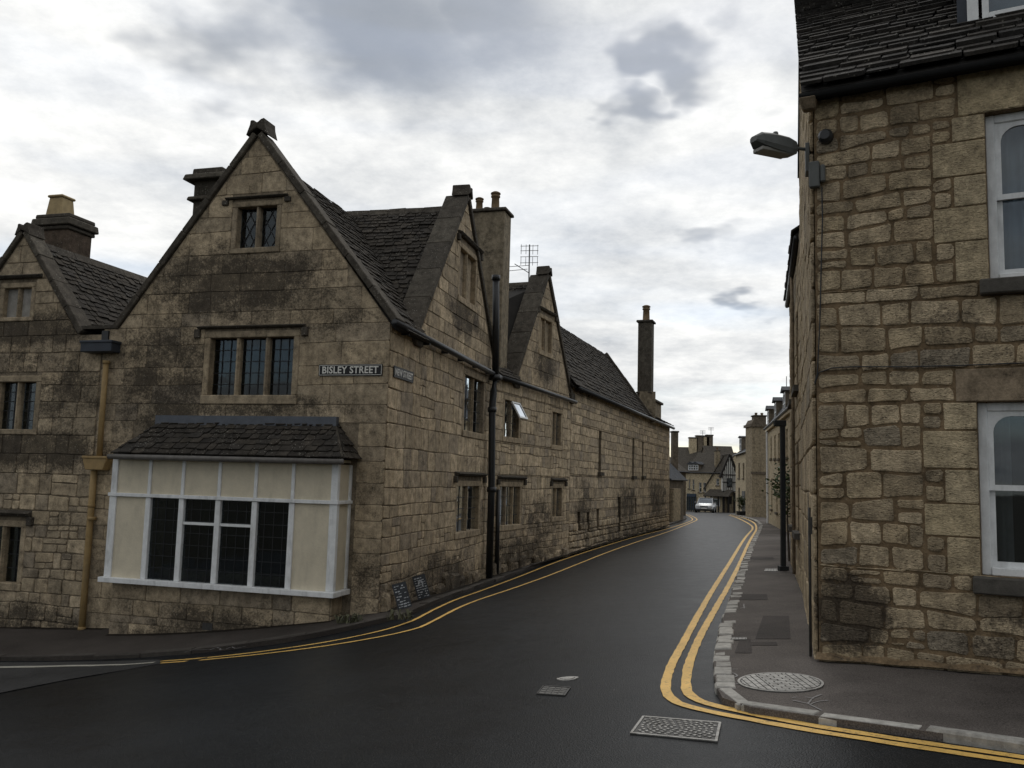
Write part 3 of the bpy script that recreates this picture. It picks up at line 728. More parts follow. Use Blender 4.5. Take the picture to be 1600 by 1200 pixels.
M['white'] = plain_mat('white_paint', (.78, .79, .79), .5, .1, 9, .25, .35, dirt=.25)
M['cream'] = plain_mat('cream_render', (.66, .59, .455), .85, .08, 5, .6, .15, dirt=.12)
M['black'] = plain_mat('black_iron_paint', (.016, .017, .019), .42, .25, 15, .2, .5)
M['ochre'] = plain_mat('ochre_painted_pipe', (.33, .225, .10), .6, .15, 10, .2, .3, dirt=.35)
M['glass'] = glass_mat('window_glass', (.62, .66, .66), .5, .12)
M['glass_clear'] = glass_mat('sash_glass', (.82, .86, .88), .9, .02)
M['room'] = plain_mat('room_interior', (.035, .035, .037), .95, .2, 2, 0)
M['leading'] = plain_mat('lead_came', (.022, .023, .025), .6, .1, 10, 0)
M['sign'] = plain_mat('sign_black', (.012, .012, .014), .5, .1, 10, .05)
M['sign_white'] = plain_mat('sign_letter_white', (.72, .71, .66), .6, .1, 30, .05, dirt=.1)
M['pot'] = plain_mat('clay_pot', (.19, .135, .08), .85, .2, 9, .3, .2, dirt=.4)
M['pot_pale'] = plain_mat('pale_clay_pot', (.38, .29, .16), .85, .2, 9, .3, .2, dirt=.2)
M['brickdark'] = stone_mat('sooty_brick', [(.105, .078, .058), (.08, .063, .05), (.125, .092, .066), (.066, .054, .044)], (), streak=.5, general=.06)
M['stack'] = stone_mat('chimney_stone', [(.26, .215, .15), (.22, .185, .135), (.29, .24, .165)], (), streak=.4, grain=.6, general=.05)
M['limewash'] = plain_mat('limewashed_board', (.30, .285, .26), .9, .25, 6, .4, .1, dirt=.4)

def interior(w, u0, u1, z0, z1, w0, parent, deep=.9):
    a, b = u0 - .3, u1 + .3; v = [w.p(a, z0 - .2, w0), w.p(b, z0 - .2, w0), w.p(b, z1 + .2, w0), w.p(a, z1 + .2, w0), w.p(a, z0 - .2, w0 - deep), w.p(b, z0 - .2, w0 - deep), w.p(b, z1 + .2, w0 - deep), w.p(a, z1 + .2, w0 - deep)]
    # the four sides and the back of the room, open towards the window
    return mesh('interior', v, [(4, 5, 6, 7), (0, 1, 5, 4), (1, 2, 6, 5), (2, 3, 7, 6), (3, 0, 4, 7)], M['room'], parent)

def hood(w, u0, u1, z, parent, drop=.16, th=.10, out=.12):
    mb = MB(); mb.hexa([w.p(u0, z, -.02), w.p(u1, z, -.02), w.p(u1, z, out * .55), w.p(u0, z, out * .55), w.p(u0, z + th, -.02), w.p(u1, z + th, -.02), w.p(u1, z + th * .55, out), w.p(u0, z + th * .55, out)])
    if drop:
        for a in (u0, u1): w.box(a - .06, a + .06, z - drop, z - .001, -.02, out * .62, mb)
    return mb.obj('hood_mould', M['coping'], parent, bevel=.012)

def mullion_window(parent, w, u0, u1, z0, z1, lights, sur=.12, hd=None, lead=(2, 5), blocked=None, deep=.2, sill=.14, mull=.075, diamond=False):
    """stone window; returns (hole in the wall, area kept free of wall stones)"""
    mb = MB(); w.box(u0 - sur, u1 + sur, z1, z1 + sur, -deep, .012, mb); w.box(u0 - sur, u1 + sur, z0 - sill, z0, -deep, .035, mb)
    w.box(u0 - sur, u0, z0, z1, -deep, .010, mb); w.box(u1, u1 + sur, z0, z1, -deep, .010, mb)
    win = mb.obj('window', M['dressed_l'], parent, bevel=.012); step = (u1 - u0 + mull) / lights
    for k in range(lights):
        a = u0 + k * step; b = a + step - mull
        if k:
            q = [(a - mull, -deep + .03), (a, -deep + .03), (a, -.07), (a - mull * .3, -.02), (a - mull * .7, -.02), (a - mull, -.07)]
            v = [w.p(x, z, y) for z in (z0, z1) for x, y in q]; n = 6
            mesh('mullion', v, [tuple(range(n))[::-1], tuple(range(n, 2 * n))] + [(i, (i + 1) % n, n + (i + 1) % n, n + i) for i in range(n)], M['dressed_l'], win)
        if blocked: w.box(a, b, z0, z1, -deep + .05, -deep + .10).obj('blocking_panel', blocked, win)
        else:
            w.box(a, b, z0, z1, -deep + .045, -deep + .051).obj('pane', M['glass'], win)
            mb = MB(); t = .007
            if diamond:
                n = 4
                for i in range(-n, n * 2):
                    for s in (1, -1):
                        h = z1 - z0; x0 = a + (b - a) * i / 2.0; x1 = x0 + s * h * .55
                        p = clip([(x0 - t, z0), (x0 + t, z0), (x1 + t, z1), (x1 - t, z1)], [(a, z0), (b, z0), (b, z1), (a, z1)])
                        if len(p) > 2: w.prism(p, -deep + .052, -deep + .060, mb)
            else:
                for i in range(1, lead[0]): x = a + (b - a) * i / lead[0]; w.box(x - t, x + t, z0, z1, -deep + .052, -deep + .062, mb)
                for i in range(1, lead[1]): z = z0 + (z1 - z0) * i / lead[1]; w.box(a, b, z - t, z + t, -deep + .051, -deep + .060, mb)
            if mb.v: mb.obj('leading', M['leading'], win)
    if not blocked: interior(w, u0, u1, z0, z1, -deep - .002, win)
    if hd: hood(w, hd[0], hd[1], hd[2], win, *(hd[3:]))
    return (u0 - sur, u1 + sur, z0 - sill, z1 + sur)

def coping_run(parent, w, foot, apex, w0, w1, th, n, m, lap=.0, extra=.15):
    fu, fz = foot; au, az = apex; L = math.hypot(au - fu, az - fz); du, dz = (au - fu) / L, (az - fz) / L; nu, nz = (-dz, du) if du * 1 > 0 else (dz, -du)
    if nz < 0: nu, nz = -nu, -nz
    rg = random.Random(int(abs(fu * 100)) + n)
    for k in range(n):
        a, b = k / n * L + .001, (k + 1) / n * L - .001; j = rg.uniform(-.012, .012); t = th * rg.uniform(.92, 1.1)
        P = lambda s, h, ww: w.p(fu + du * s + nu * h, fz + dz * s + nz * h, ww)
        MB().hexa([P(a, j, w0), P(b, j, w0), P(b, j, w1), P(a, j, w1), P(a, j + t * .85, w0), P(b, j + t * .85, w0), P(b, j + t, w1), P(a, j + t, w1)]).obj('coping_stone', m, parent, bevel=.015)

def kneeler(parent, w, u0, u1, z0, z1, w0, w1):
    w.prism([(u0, z0 + .1), (u0 + (u1 - u0) * .25, z0), (u1, z0), (u1, z1), (u0, z1)], w0, w1).obj('kneeler_stone', M['coping'], parent, bevel=.02)

def finial(parent, w, u, z, w0, w1, s=1.):
    # saddle stone with two horns
    w.prism([(u - .3 * s, z - .22 * s), (u, z - .02), (u + .3 * s, z - .22 * s), (u + .2 * s, z + .06 * s), (u + .19 * s, z + .17 * s), (u + .10 * s, z + .17 * s), (u, z + .10 * s), (u - .10 * s, z + .18 * s), (u - .2 * s, z + .21 * s), (u - .22 * s, z + .04 * s)], w0, w1).obj('apex_stone', M['coping'], parent, bevel=.015)

def chimney(parent, c, ax, wd, dp, z0, z1, m, caps=((.06, .12, 0),), pots=(), name='chimney'):
    """c centre in plan, ax unit direction of its width"""
    ax = np.array(ax[:2]) / np.linalg.norm(ax[:2]); ay = np.array([-ax[1], ax[0]]); c = np.array(c[:2])
    def ring(e, z): return [(*(c + ax * (sx * (wd / 2 + e)) + ay * (sy * (dp / 2 + e))), z) for sx, sy in ((-1, -1), (1, -1), (1, 1), (-1, 1))]
    mb = MB(); mb.hexa(ring(0, z0) + ring(0, z1)); ch = mb.obj(name, m, parent, bevel=.015)
    for (e, th, dn) in caps:
        MB().hexa(ring(e, z1 - dn) + ring(e * .8, z1 - dn + th)).obj('chimney_cap', M['coping'], ch, bevel=.02)
    for (dx, h, r_, mm, sq) in pots:
        p = c + ax * dx; zt = z1 + (caps[0][1] - caps[0][2] if caps else 0) - .02; mb = MB()
        if sq:
            q = lambda rr, z: [(*(p + ax * sx * rr + ay * sy * rr), z) for sx, sy in ((-1, -1), (1, -1), (1, 1), (-1, 1))]
            mb.hexa(q(r_ * 1.08, zt) + q(r_ * .85, zt + h)); mb.hexa(q(r_ * 1.02, zt + h * .999) + q(r_ * 1.0, zt + h * 1.12))
            mb.obj('chimney_pot', mm, ch, bevel=.02)
        else:
            prof = [(r_ * 1.1, 0), (r_ * 1.1, h * .08), (r_ * .95, h * .12), (r_ * .85, h * .7), (r_ * 1.05, h * .72), (r_ * 1.05, h * .80), (r_ * .85, h * .82), (r_ * .9, h * .86), (r_ * 1.15, h * .88), (r_ * 1.1, h * .94), (r_ * .6, h)]
            mb.lathe((p[0], p[1], zt), prof, 12).obj('chimney_pot', mm, ch, True)
    return ch

def lay(pc, w, items, rg, m, parent, joint, proud, bev, rag, chop=.02, dressed=None):
    for poly, d in items:
        v, f = stone(w, poly, rg, joint * (.5 if d else 1), proud * (.7 if d else 1), bev * (.6 if d else 1), rag * (.25 if d else 1), chop * (.3 if d else 1)); pc.add(v, f, dressed if d and dressed else m, parent)

def gzw(w, u): q = w.p(u, 0); return gz(q[0], q[1])
UP = np.array([0, 0, 1.])
def unit(v): v = np.array(v, float); return v / np.linalg.norm(v)

# ================================================================== corner house
ch_ = empty('corner_house', (C0[0], C0[1], gz(*C0)), 'weathered stone corner house with steep gables and a cream bay window', 'house')
rg = random.Random(11)
holes = [mullion_window(ch_, FW, 1.80, 3.46, 2.97, 3.99, 3, .12, (1.58, 3.72, 4.15, .16, .07, .10), (3, 5), sill=.16),
         mullion_window(ch_, FW, 2.28, 3.08, 5.60, 6.36, 2, .10, (2.06, 3.32, 6.50, .10, .06, .09), sill=.1, diamond=True)]
bayhole = (.95, 4.5, -.1, 1.15)
GA, GL, GR = (2.74, 7.66), (5.45, 4.2), (-.06, 4.2)
cw = wall_mesh(FW, [[(.02, -2.6), (5.75, -2.6), (5.75, 4.2), (.02, 4.2)], [(.02, 4.2), GL, GA]], holes + [bayhole], .45, 'wall', M['mortar_l'], ch_)
interior(FW, .95, 4.5, -.1, 1.15, -.46, ch_, 1.6)
pc = Pieces('stone'); keep = lambda u, z: z > gzw(FW, u) - .1
op = [(a, b, c - (0), d + .14) for a, b, c, d in holes] + [(.5, 4.95, -2.6, 2.5)]
lay(pc, FW, layout(0, 5.75, -2.6, 4.2, op, (.26, .40), (.42, .85), rg, wave=.012, keep=keep), rg, M['stone_l'], cw, .009, .010, .007, .003)
lay(pc, FW, layout(0, 5.6, 4.2, 7.6, [op[1]], (.28, .40), (.45, .9), rg, [(0.02, 4.2), (5.42, 4.2), (2.74, 7.62)], wave=.012), rg, M['stone_l'], cw, .009, .010, .007, .003)
# street side
h1 = [mullion_window(ch_, S1, 4.4, 5.95, 2.66, 3.86, 2, .13, None, (2, 5), deep=.13),
      mullion_window(ch_, S1, 4.1, 5.8, .5, 1.46, 2, .12, (3.85, 6.1, 1.68, .14, .10, .14), (2, 4), deep=.13),
      mullion_window(ch_, S1, 3.75, 4.95, 5.46, 6.5, 2, .12, (3.5, 5.25, 6.72, .14, .10, .12), blocked=M['dressed_l'])]
G1L, G1R, G1A = (1.3, 4.25), (6.9, 4.25), (4.1, 7.66)
sw1 = wall_mesh(S1, [[(0.44, -2.2), (7.0, -2.2), (7.0, 4.25), (.44, 4.25)], [G1L, G1R, G1A]], h1, .45, 'wall', M['mortar_l'], ch_)
keep = lambda u, z: z > gzw(S1, u) - .1
op = [(a, b, c, d + (.16 if i else .05)) for i, (a, b, c, d) in enumerate(h1)]
lay(pc, S1, layout(0.02, 7.0, -2.2, 4.2, op, (.24, .36), (.28, .55), rg, wave=.02, keep=keep, split=.12), rg, M['stone_h'], sw1, .013, .012, .008, .006, .02)
lay(pc, S1, layout(1.2, 7.0, 4.2, 7.6, op[2:], (.26, .38), (.4, .8), rg, [(1.4, 4.2), (6.8, 4.2), (4.1, 7.58)], wave=.015), rg, M['stone_l'], sw1, .012, .014, .008, .003)
# rough footing along the street
ft = Pieces('footing_stone')
u = 0.05
while u < 6.9:
    l = rg.uniform(.3, .75); zz = gzw(S1, u + l / 2); hgt = rg.uniform(.18, .42)
    v, f = stone(S1, [(u, zz - .1), (u + l, zz - .1), (u + l, zz + hgt), (u, zz + hgt + rg.uniform(-.08, .08))], rg, .03, rg.uniform(.05, .11), .04, .03, .06); ft.add(v, f, M['stone_l'], sw1); u += l
# copings
for foot in (GL, GR): coping_run(ch_, FW, (foot[0], foot[1] - .02), GA, -.34, .065, .115, 6, M['coping'])
finial(ch_, FW, 2.74, 7.82, -.3, .09, .72)
for foot in (G1L, G1R): coping_run(ch_, S1, foot, G1A, -.46, .06, .13, 5, M['coping'])
finial(ch_, S1, 4.1, 7.82, -.3, .09, .62)
kneeler(ch_, S1, 1.0, 1.42, 3.98, 4.32, -.55, .09); kneeler(ch_, S1, 7.1, 6.8, 3.98, 4.3, -.5, .09)
# roofs: ridge of the front gable runs back from us, the street gable crosses it
sl = Pieces('slate'); bk = -FW.n; inn = -S1.n
QF = lambda u, z, v: np.array([C0[0], C0[1], z]) + FW.d * u + S1.d * v
rf = plane_sheet('roof', [QF(-.12, 4.1, .02), QF(-.12, 4.1, 1.4), QF(2.74, 7.4, 4.6), QF(2.74, 7.4, .02)], M['under'], ch_)
plane_sheet('roof', [QF(5.6, 4.05, .02), QF(5.6, 4.05, 7), QF(2.74, 7.4, 7), QF(2.74, 7.4, .02)], M['under'], ch_)
B_ = unit(FW.d * 2.84 + UP * 3.28); L_ = math.hypot(2.84, 3.28)
slates(sl, QF(-.16, 4.06, .3), S1.d, B_, [(0, 0), (1.15, 0), (4.3, L_), (0, L_)], .145, (.14, .3), .021, rg, M['slate'], rf)
r2 = plane_sheet('roof', [S1.p(1.35, 4.2, -.3), S1.p(1.35, 4.2, -3.2), S1.p(4.1, 7.42, -3.2), S1.p(4.1, 7.42, -.3)], M['under'], ch_)
r3 = plane_sheet('roof', [S1.p(6.95, 4.1, -.3), S1.p(6.95, 4.1, -3.2), S1.p(4.1, 7.42, -3.2), S1.p(4.1, 7.42, -.3)], M['under'], ch_)
B_ = unit(S1.d * 2.75 + UP * 3.22); L_ = math.hypot(2.75, 3.22)
slates(sl, S1.p(1.35, 4.2, -.52), inn, B_, [(0, 0), (.35, 0), (2.75, L_), (0, L_)], .14, (.14, .3), .021, rg, M['slate'], r2)
u = 0
while u < 2.2:
    l = rg.uniform(.35, .5); a, b = S1.p(4.1, 7.45 + rg.uniform(-.01, .015), -.5 - u), S1.p(4.1, 7.45, -.5 - min(2.3, u + l) + .01)
    mb = MB(); sd = S1.d * .16; mb.hexa([a - sd - UP * .13, b - sd - UP * .13, b + sd - UP * .13, a + sd - UP * .13, a - sd * .3 + UP * .05, b - sd * .3 + UP * .05, b + sd * .3 + UP * .05, a + sd * .3 + UP * .05])
    mb.obj('ridge_stone', M['coping'], ch_); u += l
sl.finish(); pc.finish(); ft.finish()
# gutter of the street side
mb = MB(); mb.tube([S1.p(-.12, 4.17, .12), S1.p(3.5, 4.14, .13), S1.p(7.0, 4.10, .12)], .065, 8); gt = mb.obj('gutter', M['black'], ch_, True)
for q in np.arange(.5, 7, 1.1): S1.box(q - .012, q + .012, 4.06, 4.2, -.01, .15).obj('bracket', M['black'], gt)
# chimney behind the front gable, and the tall one between the two street gables
q = at(338, 300, 17.2); chimney(ch_, q, FW.d, .62, .6, 4.6, at(338, 281, 17.2)[2], M['coping'], ((.04, .14, .0), (.17, .12, .12), (.10, .08, .52)))
q = at(767, 400, 22.3)
chimney(ch_, q, FW.d, .86, .62, 4.2, at(767, 336, 22.3)[2], M['stack'], ((.07, .09, 0),), ((-.08, .55, .115, M['pot'], 0), (.36, .42, .10, M['pot'], 0), (.14, .14, .08, M['pot'], 0)))
# bay window
FB = FW.off(.5); FP = FW.off(.42)
xs = [FB.uz(x, 745)[0] for x in (180, 235, 287, 344, 401, 459, 524)]
zt, zm, zs = 1.80, 1.19, -.215
mb = MB(); pw = .045
for i, x in enumerate(xs):
    e = .06 if i in (0, 6) else pw * .7
    FB.box(x - e, x + e, zm + .03, zt, -.06, .02, mb)
    e = .07 if i in (0, 6) else .05
    FB.box(x - e, x + e, zs, zm - .03, -.06, .022, mb)
FB.box(xs[6] - .09, xs[0] + .09, zm - .03, zm + .03, -.06, .045, mb); FB.box(xs[6] - .07, xs[0] + .07, zt, zt + .08, -.06, .03, mb)
FB.box(xs[6] - .12, xs[0] + .12, zs - .085, zs, -.12, .10, mb)
for uu in (xs[6], xs[0]):       # posts against the wall and rails of the returns
    FW.box(uu - .06, uu + .06, zs, zt, .004, .07, mb)
    s = -1 if uu == xs[6] else 1
    FW.box(min(uu, uu + s * .085), max(uu, uu + s * .085), zm - .028, zm + .028, .004, .438, mb); FW.box(min(uu, uu + s * .115), max(uu, uu + s * .115), zs - .084, zs - .001, .004, .378, mb)
bay = mb.obj('bay_window', M['white'], ch_, bevel=.006)
for i in range(6):
    a, b = xs[i + 1], xs[i]
    FB.box(a, b, zm, zt, -.05, -.006).obj('panel', M['cream'], bay)
    if i in (0, 5): FB.box(a, b, zs, zm, -.05, -.006).obj('panel', M['cream'], bay)
    else:
        FB.box(a, b, zs, zm, -.045, -.040).obj('pane', M['glass'], bay)
        mb = MB()
        for k in range(1, 7): z = zs + (zm - zs) * k / 7; FB.box(a, b, z - .005, z + .005, -.0395, -.034, mb)
        for k in range(1, 4): x = a + (b - a) * k / 4; FB.box(x - .005, x + .005, zs, zm, -.0396, -.0345, mb)
        mb.obj('leading', M['leading'], bay)
        if i in (2, 3): z = FB.uz(345, 820)[1]; FB.box(a + .04, b - .04, z - .022, z + .022, -.04, .004).obj('glazing_bar', M['white'], bay)
for uu in (xs[6], xs[0]):
    FW.box(uu - .03, uu + .03, zs, zm - .03, .07, .44).obj('panel', M['cream'], bay); FW.box(uu - .03, uu + .03, zm + .03, zt, .07, .44).obj('panel', M['cream'], bay)
FW.box(xs[6] - .02, xs[0] + .02, zt + .03, zt + .075, .004, .438).obj('soffit', M['cream'], bay)
# stone plinth under the bay
mb = MB(); FW.box(xs[6] + .03, xs[0] - .03, -2.6, zs - .09, .004, .40, mb); pl = mb.obj('plinth', M['mortar_l'], ch_)
pp = Pieces('stone'); FPl = FW.off(.40); keep = lambda u, z: z > gzw(FPl, u) - .1
lay(pp, FPl, layout(xs[6] + .03, xs[0] - .03, -1.9, zs - .09, [(2.75, 3.0, -.98, -.85)], (.26, .34), (.4, .8), rg, wave=.012, keep=keep), rg, M['stone_l'], pl, .014, .016, .008, .004)
SIDE = Wall(FW.p(xs[6] + .03, 0, .40)[:2], -FW.n[:2], -1)
if SIDE.n @ FW.d > 0: SIDE = Wall(SIDE.o[:2], -FW.n[:2], 1)
lay(pp, SIDE, layout(0, .39, -1.9, zs - .09, [], (.26, .34), (.3, .5), rg), rg, M['stone_l'], pl, .014, .016, .008, .004); pp.finish()
FPl.box(2.78, 2.97, -1.0, -.87, -.03, .012).obj('air_vent', M['iron_dark'], ch_)
# its roof
br = plane_sheet('bay_roof', [FW.p(4.85, 1.88, .62), FW.p(.55, 1.88, .62), FW.p(1.0, 2.44, .0), FW.p(4.4, 2.44, .0)], M['under'], ch_, .02)
bt = Pieces('tile', 320); e0, e1 = FW.uz(175, 716, .66)[0], FW.uz(534, 720, .66)[0]
O_ = FW.p(e0, 1.87, .66); B_ = unit(-FW.n * .66 + UP * .60); L_ = math.hypot(.66, .60); wl = e0 - e1; k_ = .48
slates(bt, O_, -FW.d, B_, [(0, 0), (wl, 0), (wl - k_, L_), (k_, L_)], .135, (.13, .26), .02, rg, M['slate'], br, .012, .5)
O_ = FW.p(e1, 1.87, .66); B2 = unit(FW.d * k_ + UP * .60); L2 = math.hypot(k_, .60)
slates(bt, O_, -FW.n, B2, [(0, 0), (.66, 0), (.66, L2)], .135, (.13, .26), .02, rg, M['slate'], br, .012, .5)
O_ = FW.p(e0, 1.87, 0.0); B2 = unit(-FW.d * k_ + UP * .60)
slates(bt, O_, FW.n, B2, [(0, 0), (.66, 0), (0, L2)], .135, (.13, .26), .02, rg, M['slate'], br, .012, .5)
bt.finish()
mb = MB(); mb.tube([FW.p(e1, 1.9, .66), FW.p(e1 + k_, 2.47, .02)], .035, 6).obj('hip_stone', M['coping'], br)
FW.box(e1 + k_ - .06, e0 - k_ + .1, 2.36, 2.60, .002, .10).obj('lead_flashing', M['lead'], br)
mb = MB(); mb.tube([FW.p(e0 + .04, 1.84, .70), FW.p(e1 - .04, 1.84, .70)], .045, 8).obj('gutter', plain_mat('gutter_grey', (.14, .13, .12), .6, .2, 10, .2, dirt=.5), br, True)

# street name plates
def text_mesh(txt, size, axis_x, org, nrm, m, parent, name, squeeze=1., skip=()):
    cu = bpy.data.curves.new('t', 'FONT'); cu.body = txt; cu.size = size; cu.extrude = .002; cu.space_character = 1.05; cu.resolution_u = 3; cu.offset = .0035
    ob = bpy.data.objects.new('t', cu); COL.objects.link(ob); bpy.context.view_layer.update()
    me = bpy.data.meshes.new_from_object(ob.evaluated_get(bpy.context.evaluated_depsgraph_get())); bpy.data.objects.remove(ob)
    v = np.array([x.co[:] for x in me.vertices]); w_ = v[:, 0].max() - v[:, 0].min(); v[:, 0] -= v[:, 0].min(); v[:, 1] -= v[:, 1].min(); f = [list(p.vertices) for p in me.polygons]
    s = squeeze / w_ if squeeze else 1; pts = [org + axis_x * (x * s) + UP * y + nrm * z for x, y, z in v]
    return mesh(name, pts, f, m, parent)
def nameplate(w, sgn, u0, u1, z0, z1, txt, label, worn=False):
    t = empty('street_name_plate', w.p((u0 + u1) / 2, z0, .03), label, 'street sign')
    w.box(u0, u1, z0, z1, .022, .034).obj('plate', M['sign'], t)
    mb = MB(); b = .012; i = .012
    for a, c, d, e in ((u0 + i, u1 - i, z0 + i, z0 + i + b * .6), (u0 + i, u1 - i, z1 - i - b * .6, z1 - i), (u0 + i, u0 + i + b * .6, z0 + i, z1 - i), (u1 - i - b * .6, u1 - i, z0 + i, z1 - i)): w.box(a, c, d, e, .0345, .0365, mb)
    mb.obj('border', M['sign_white'] if not worn else plain_mat('border_worn', (.12, .12, .11), .6), t)
    us = u1 if sgn < 0 else u0; W_ = u1 - u0; h = (z1 - z0)
    text_mesh(txt, h * .86, w.d * sgn, w.p(us, z0 + h * .2, .037) + w.d * sgn * W_ * .06, w.n, M['sign_white'] if not worn else plain_mat('letters_flaking', (.72, .71, .68), .6, .3, 40, 0, dirt=.8), t, 'lettering', W_ * .88)
    return t
nameplate(FW, -1, .10, 1.275, 3.295, 3.49, 'BISLEY STREET', 'long black plate reading BISLEY STREET on the front of the corner house')
u0, zb = S1.uz(604, 588); u1, _ = S1.uz(637, 592)
nameplate(S1, 1, .16, 1.12, 3.30, 3.49, 'NEW STREET', 'short worn black plate with flaking letters round the corner on the street side', True)
# ochre downpipe between the two front gables
dp = empty('downpipe', FW.p(5.62, gzw(FW, 5.6), .1), 'ochre painted downpipe with a hopper head beside the bay window', 'downpipe')
def pp_(x, y, w_=.09): u, z = FW.uz(x, y, w_); return FW.p(u, z, w_)
MB().tube([pp_(166, 566), pp_(160, 640), pp_(155, 716)], .05, 10).obj('pipe', M['ochre'], dp, True)
MB().tube([pp_(147, 735), pp_(142, 800), pp_(134, 900), pp_(127, 992)], .058, 10).obj('pipe', M['ochre'], dp, True)
a, b = FW.uz(134, 722, .12)[0], FW.uz(170, 722, .12)[0]
mb = MB(); FW.prism([(b, 1.84), (b, 1.76), (b + .06, 1.60), (a - .06, 1.60), (a, 1.76), (a, 1.84)], .005, .2, mb); FW.box(b - .02, a + .02, 1.80, 1.85, .004, .215, mb); mb.obj('hopper', M['ochre'], dp, bevel=.01)
for x, y, r_ in ((166, 566, .065), (144, 810, .075), (128, 982, .07), (143, 790, .066)):
    p = pp_(x, y); MB().lathe((p[0], p[1], p[2] - .03), [(r_, 0), (r_, .06)], 10).obj('collar', M['ochre'], dp, True)
# lead hopper in the valley
a, b = FW.uz(132, 545, .15)[0], FW.uz(180, 545, .15)[0]
hp = empty('rainwater_hopper', FW.p((a + b) / 2, 3.7, .1), 'dark lead box hopper high in the valley between the front gables', 'hopper')
mb = MB(); FW.box(b, a, 3.74, 3.93, .01, .26, mb); FW.box(b - .02, a + .02, 3.90, 3.95, .008, .275, mb); mb.obj('box', M['lead_dark'], hp, bevel=.01)
FW.box((a + b) / 2 - .07, (a + b) / 2 + .07, 3.96, 4.16, .002, .05).obj('spout', M['black'], hp)

# ================================================================== gabled house at the left edge
gh = empty('gabled_house', FW.p(8, gzw(FW, 8)), 'stone house with a small steep gable at the left edge of the view', 'house')
rg = random.Random(23)
h2 = [mullion_window(gh, FW, 7.2, 8.55, 2.32, 3.22, 3, .12, None, (3, 5), sill=.1), mullion_window(gh, FW, 7.5, 8.15, 4.47, 5.05, 2, .1, (7.25, 8.4, 5.22, .0, .1, .12), blocked=M['limewash'], sill=.08),
      mullion_window(gh, FW, 7.26, 8.6, -.52, .5, 3, .12, (7.02, 8.85, .70, .16, .12, .16), (2, 4), sill=.14)]
GA2, GR2, GL2 = (7.78, 6.12), (6.28, 4.1), (9.28, 4.1)
gw = wall_mesh(FW, [[(5.755, -2.8), (10.6, -2.8), (10.6, 4.1), (5.755, 4.1)], [GR2, GL2, GA2]], h2, .45, 'wall', M['mortar_l'], gh)
pc = Pieces('stone'); keep = lambda u, z: z > gzw(FW, u) - .1 and u < 9.8
op = [(a, b, c, d + (.2 if i == 2 else .06)) for i, (a, b, c, d) in enumerate(h2)]
lay(pc, FW, layout(5.77, 9.8, 1.5, 4.1, op, (.28, .40), (.35, .75), rg, wave=.012, keep=keep), rg, M['stone_l'], gw, .014, .014, .008, .003)
lay(pc, FW, layout(5.77, 9.8, -2.8, 1.5, op, (.20, .32), (.22, .48), rg, wave=.015, keep=keep, split=.2), rg, M['stone_l'], gw, .018, .02, .010, .005)
lay(pc, FW, layout(6.3, 9.3, 4.1, 6.1, op, (.28, .38), (.4, .75), rg, [(6.33, 4.1), (9.23, 4.1), (7.78, 6.06)]), rg, M['stone_l'], gw, .014, .014, .008, .003)
for foot in (GR2, GL2): coping_run(gh, FW, foot, GA2, -.34, .07, .11, 4, M['coping'])
finial(gh, FW, 7.78, 6.2, -.34, .09, .6)
FW.box(5.5, 6.3, 4.205, 4.27, -1.2, .03).obj('valley_stone', M['coping'], gh)
sl = Pieces('slate')
rf = plane_sheet('roof', [FW.p(6.1, 3.85, -.1), FW.p(6.1, 3.85, -6.5), FW.p(7.78, 5.98, -6.5), FW.p(7.78, 5.98, -.1)], M['under'], gh)
plane_sheet('roof', [FW.p(9.4, 3.85, -.1), FW.p(9.4, 3.85, -6.5), FW.p(7.78, 5.98, -6.5), FW.p(7.78, 5.98, -.1)], M['under'], gh)
B_ = unit(FW.d * 1.68 + UP * 2.13); L_ = math.hypot(1.68, 2.13)
slates(sl, FW.p(6.1, 3.85, -.3), bk, B_, [(0, .2), (6.0, .2), (6.0, L_ + .02), (0, L_ + .02)], .135, (.14, .3), .02, rg, M['slate'], rf)
v = .3
while v < 6:
    l = rg.uniform(.4, .55); a, b = FW.p(7.78, 6.0, -v), FW.p(7.78, 6.0, -v - l + .01); sd = FW.d * .15; mb = MB()
    mb.hexa([a - sd - UP * .1, b - sd - UP * .1, b + sd - UP * .1, a + sd - UP * .1, a - sd * .3 + UP * .06, b - sd * .3 + UP * .06, b + sd * .3 + UP * .06, a + sd * .3 + UP * .06]).obj('ridge_stone', M['coping'], gh); v += l
sl.finish(); pc.finish()
q = at(100, 380, 18.6); zt_ = at(100, 348, 18.6)[2]
chb = chimney(gh, q, FW.d, .82, .7, 5.0, zt_, M['brickdark'], ((.04, .09, 0), (.10, .16, .17), (.05, .09, .26)), ((.16, .46, .2, M['pot_pale'], 1),))
#@@PART4
# ================================================================== cottage with the second street gable
ct = empty('cottage', (P1[0], P1[1], gz(*P1)), 'narrow stone cottage with a steep street gable beyond the black drainpipe', 'house')
rg = random.Random(31)
h3 = [mullion_window(ct, S2, .62, 1.58, 2.70, 3.62, 2, .12, None, (2, 5), deep=.13), mullion_window(ct, S2, 4.18, 4.95, 2.66, 3.6, 2, .12, None, (2, 5), deep=.13),
      mullion_window(ct, S2, .48, 1.80, .5, 1.45, 3, .12, (.25, 2.05, 1.64, .14, .1, .13), (2, 4), deep=.13), mullion_window(ct, S2, 4.32, 5.15, .6, 1.42, 2, .12, (4.1, 5.4, 1.62, .14, .1, .13), (2, 4), deep=.13),
      mullion_window(ct, S2, 3.0, 3.95, 5.24, 6.15, 2, .11, (2.75, 4.2, 6.36, .12, .1, .12), blocked=M['dressed_l'])]
g2l, g2r, g2a = (1.3, 4.25), (5.72, 4.25), (3.5, 7.42)
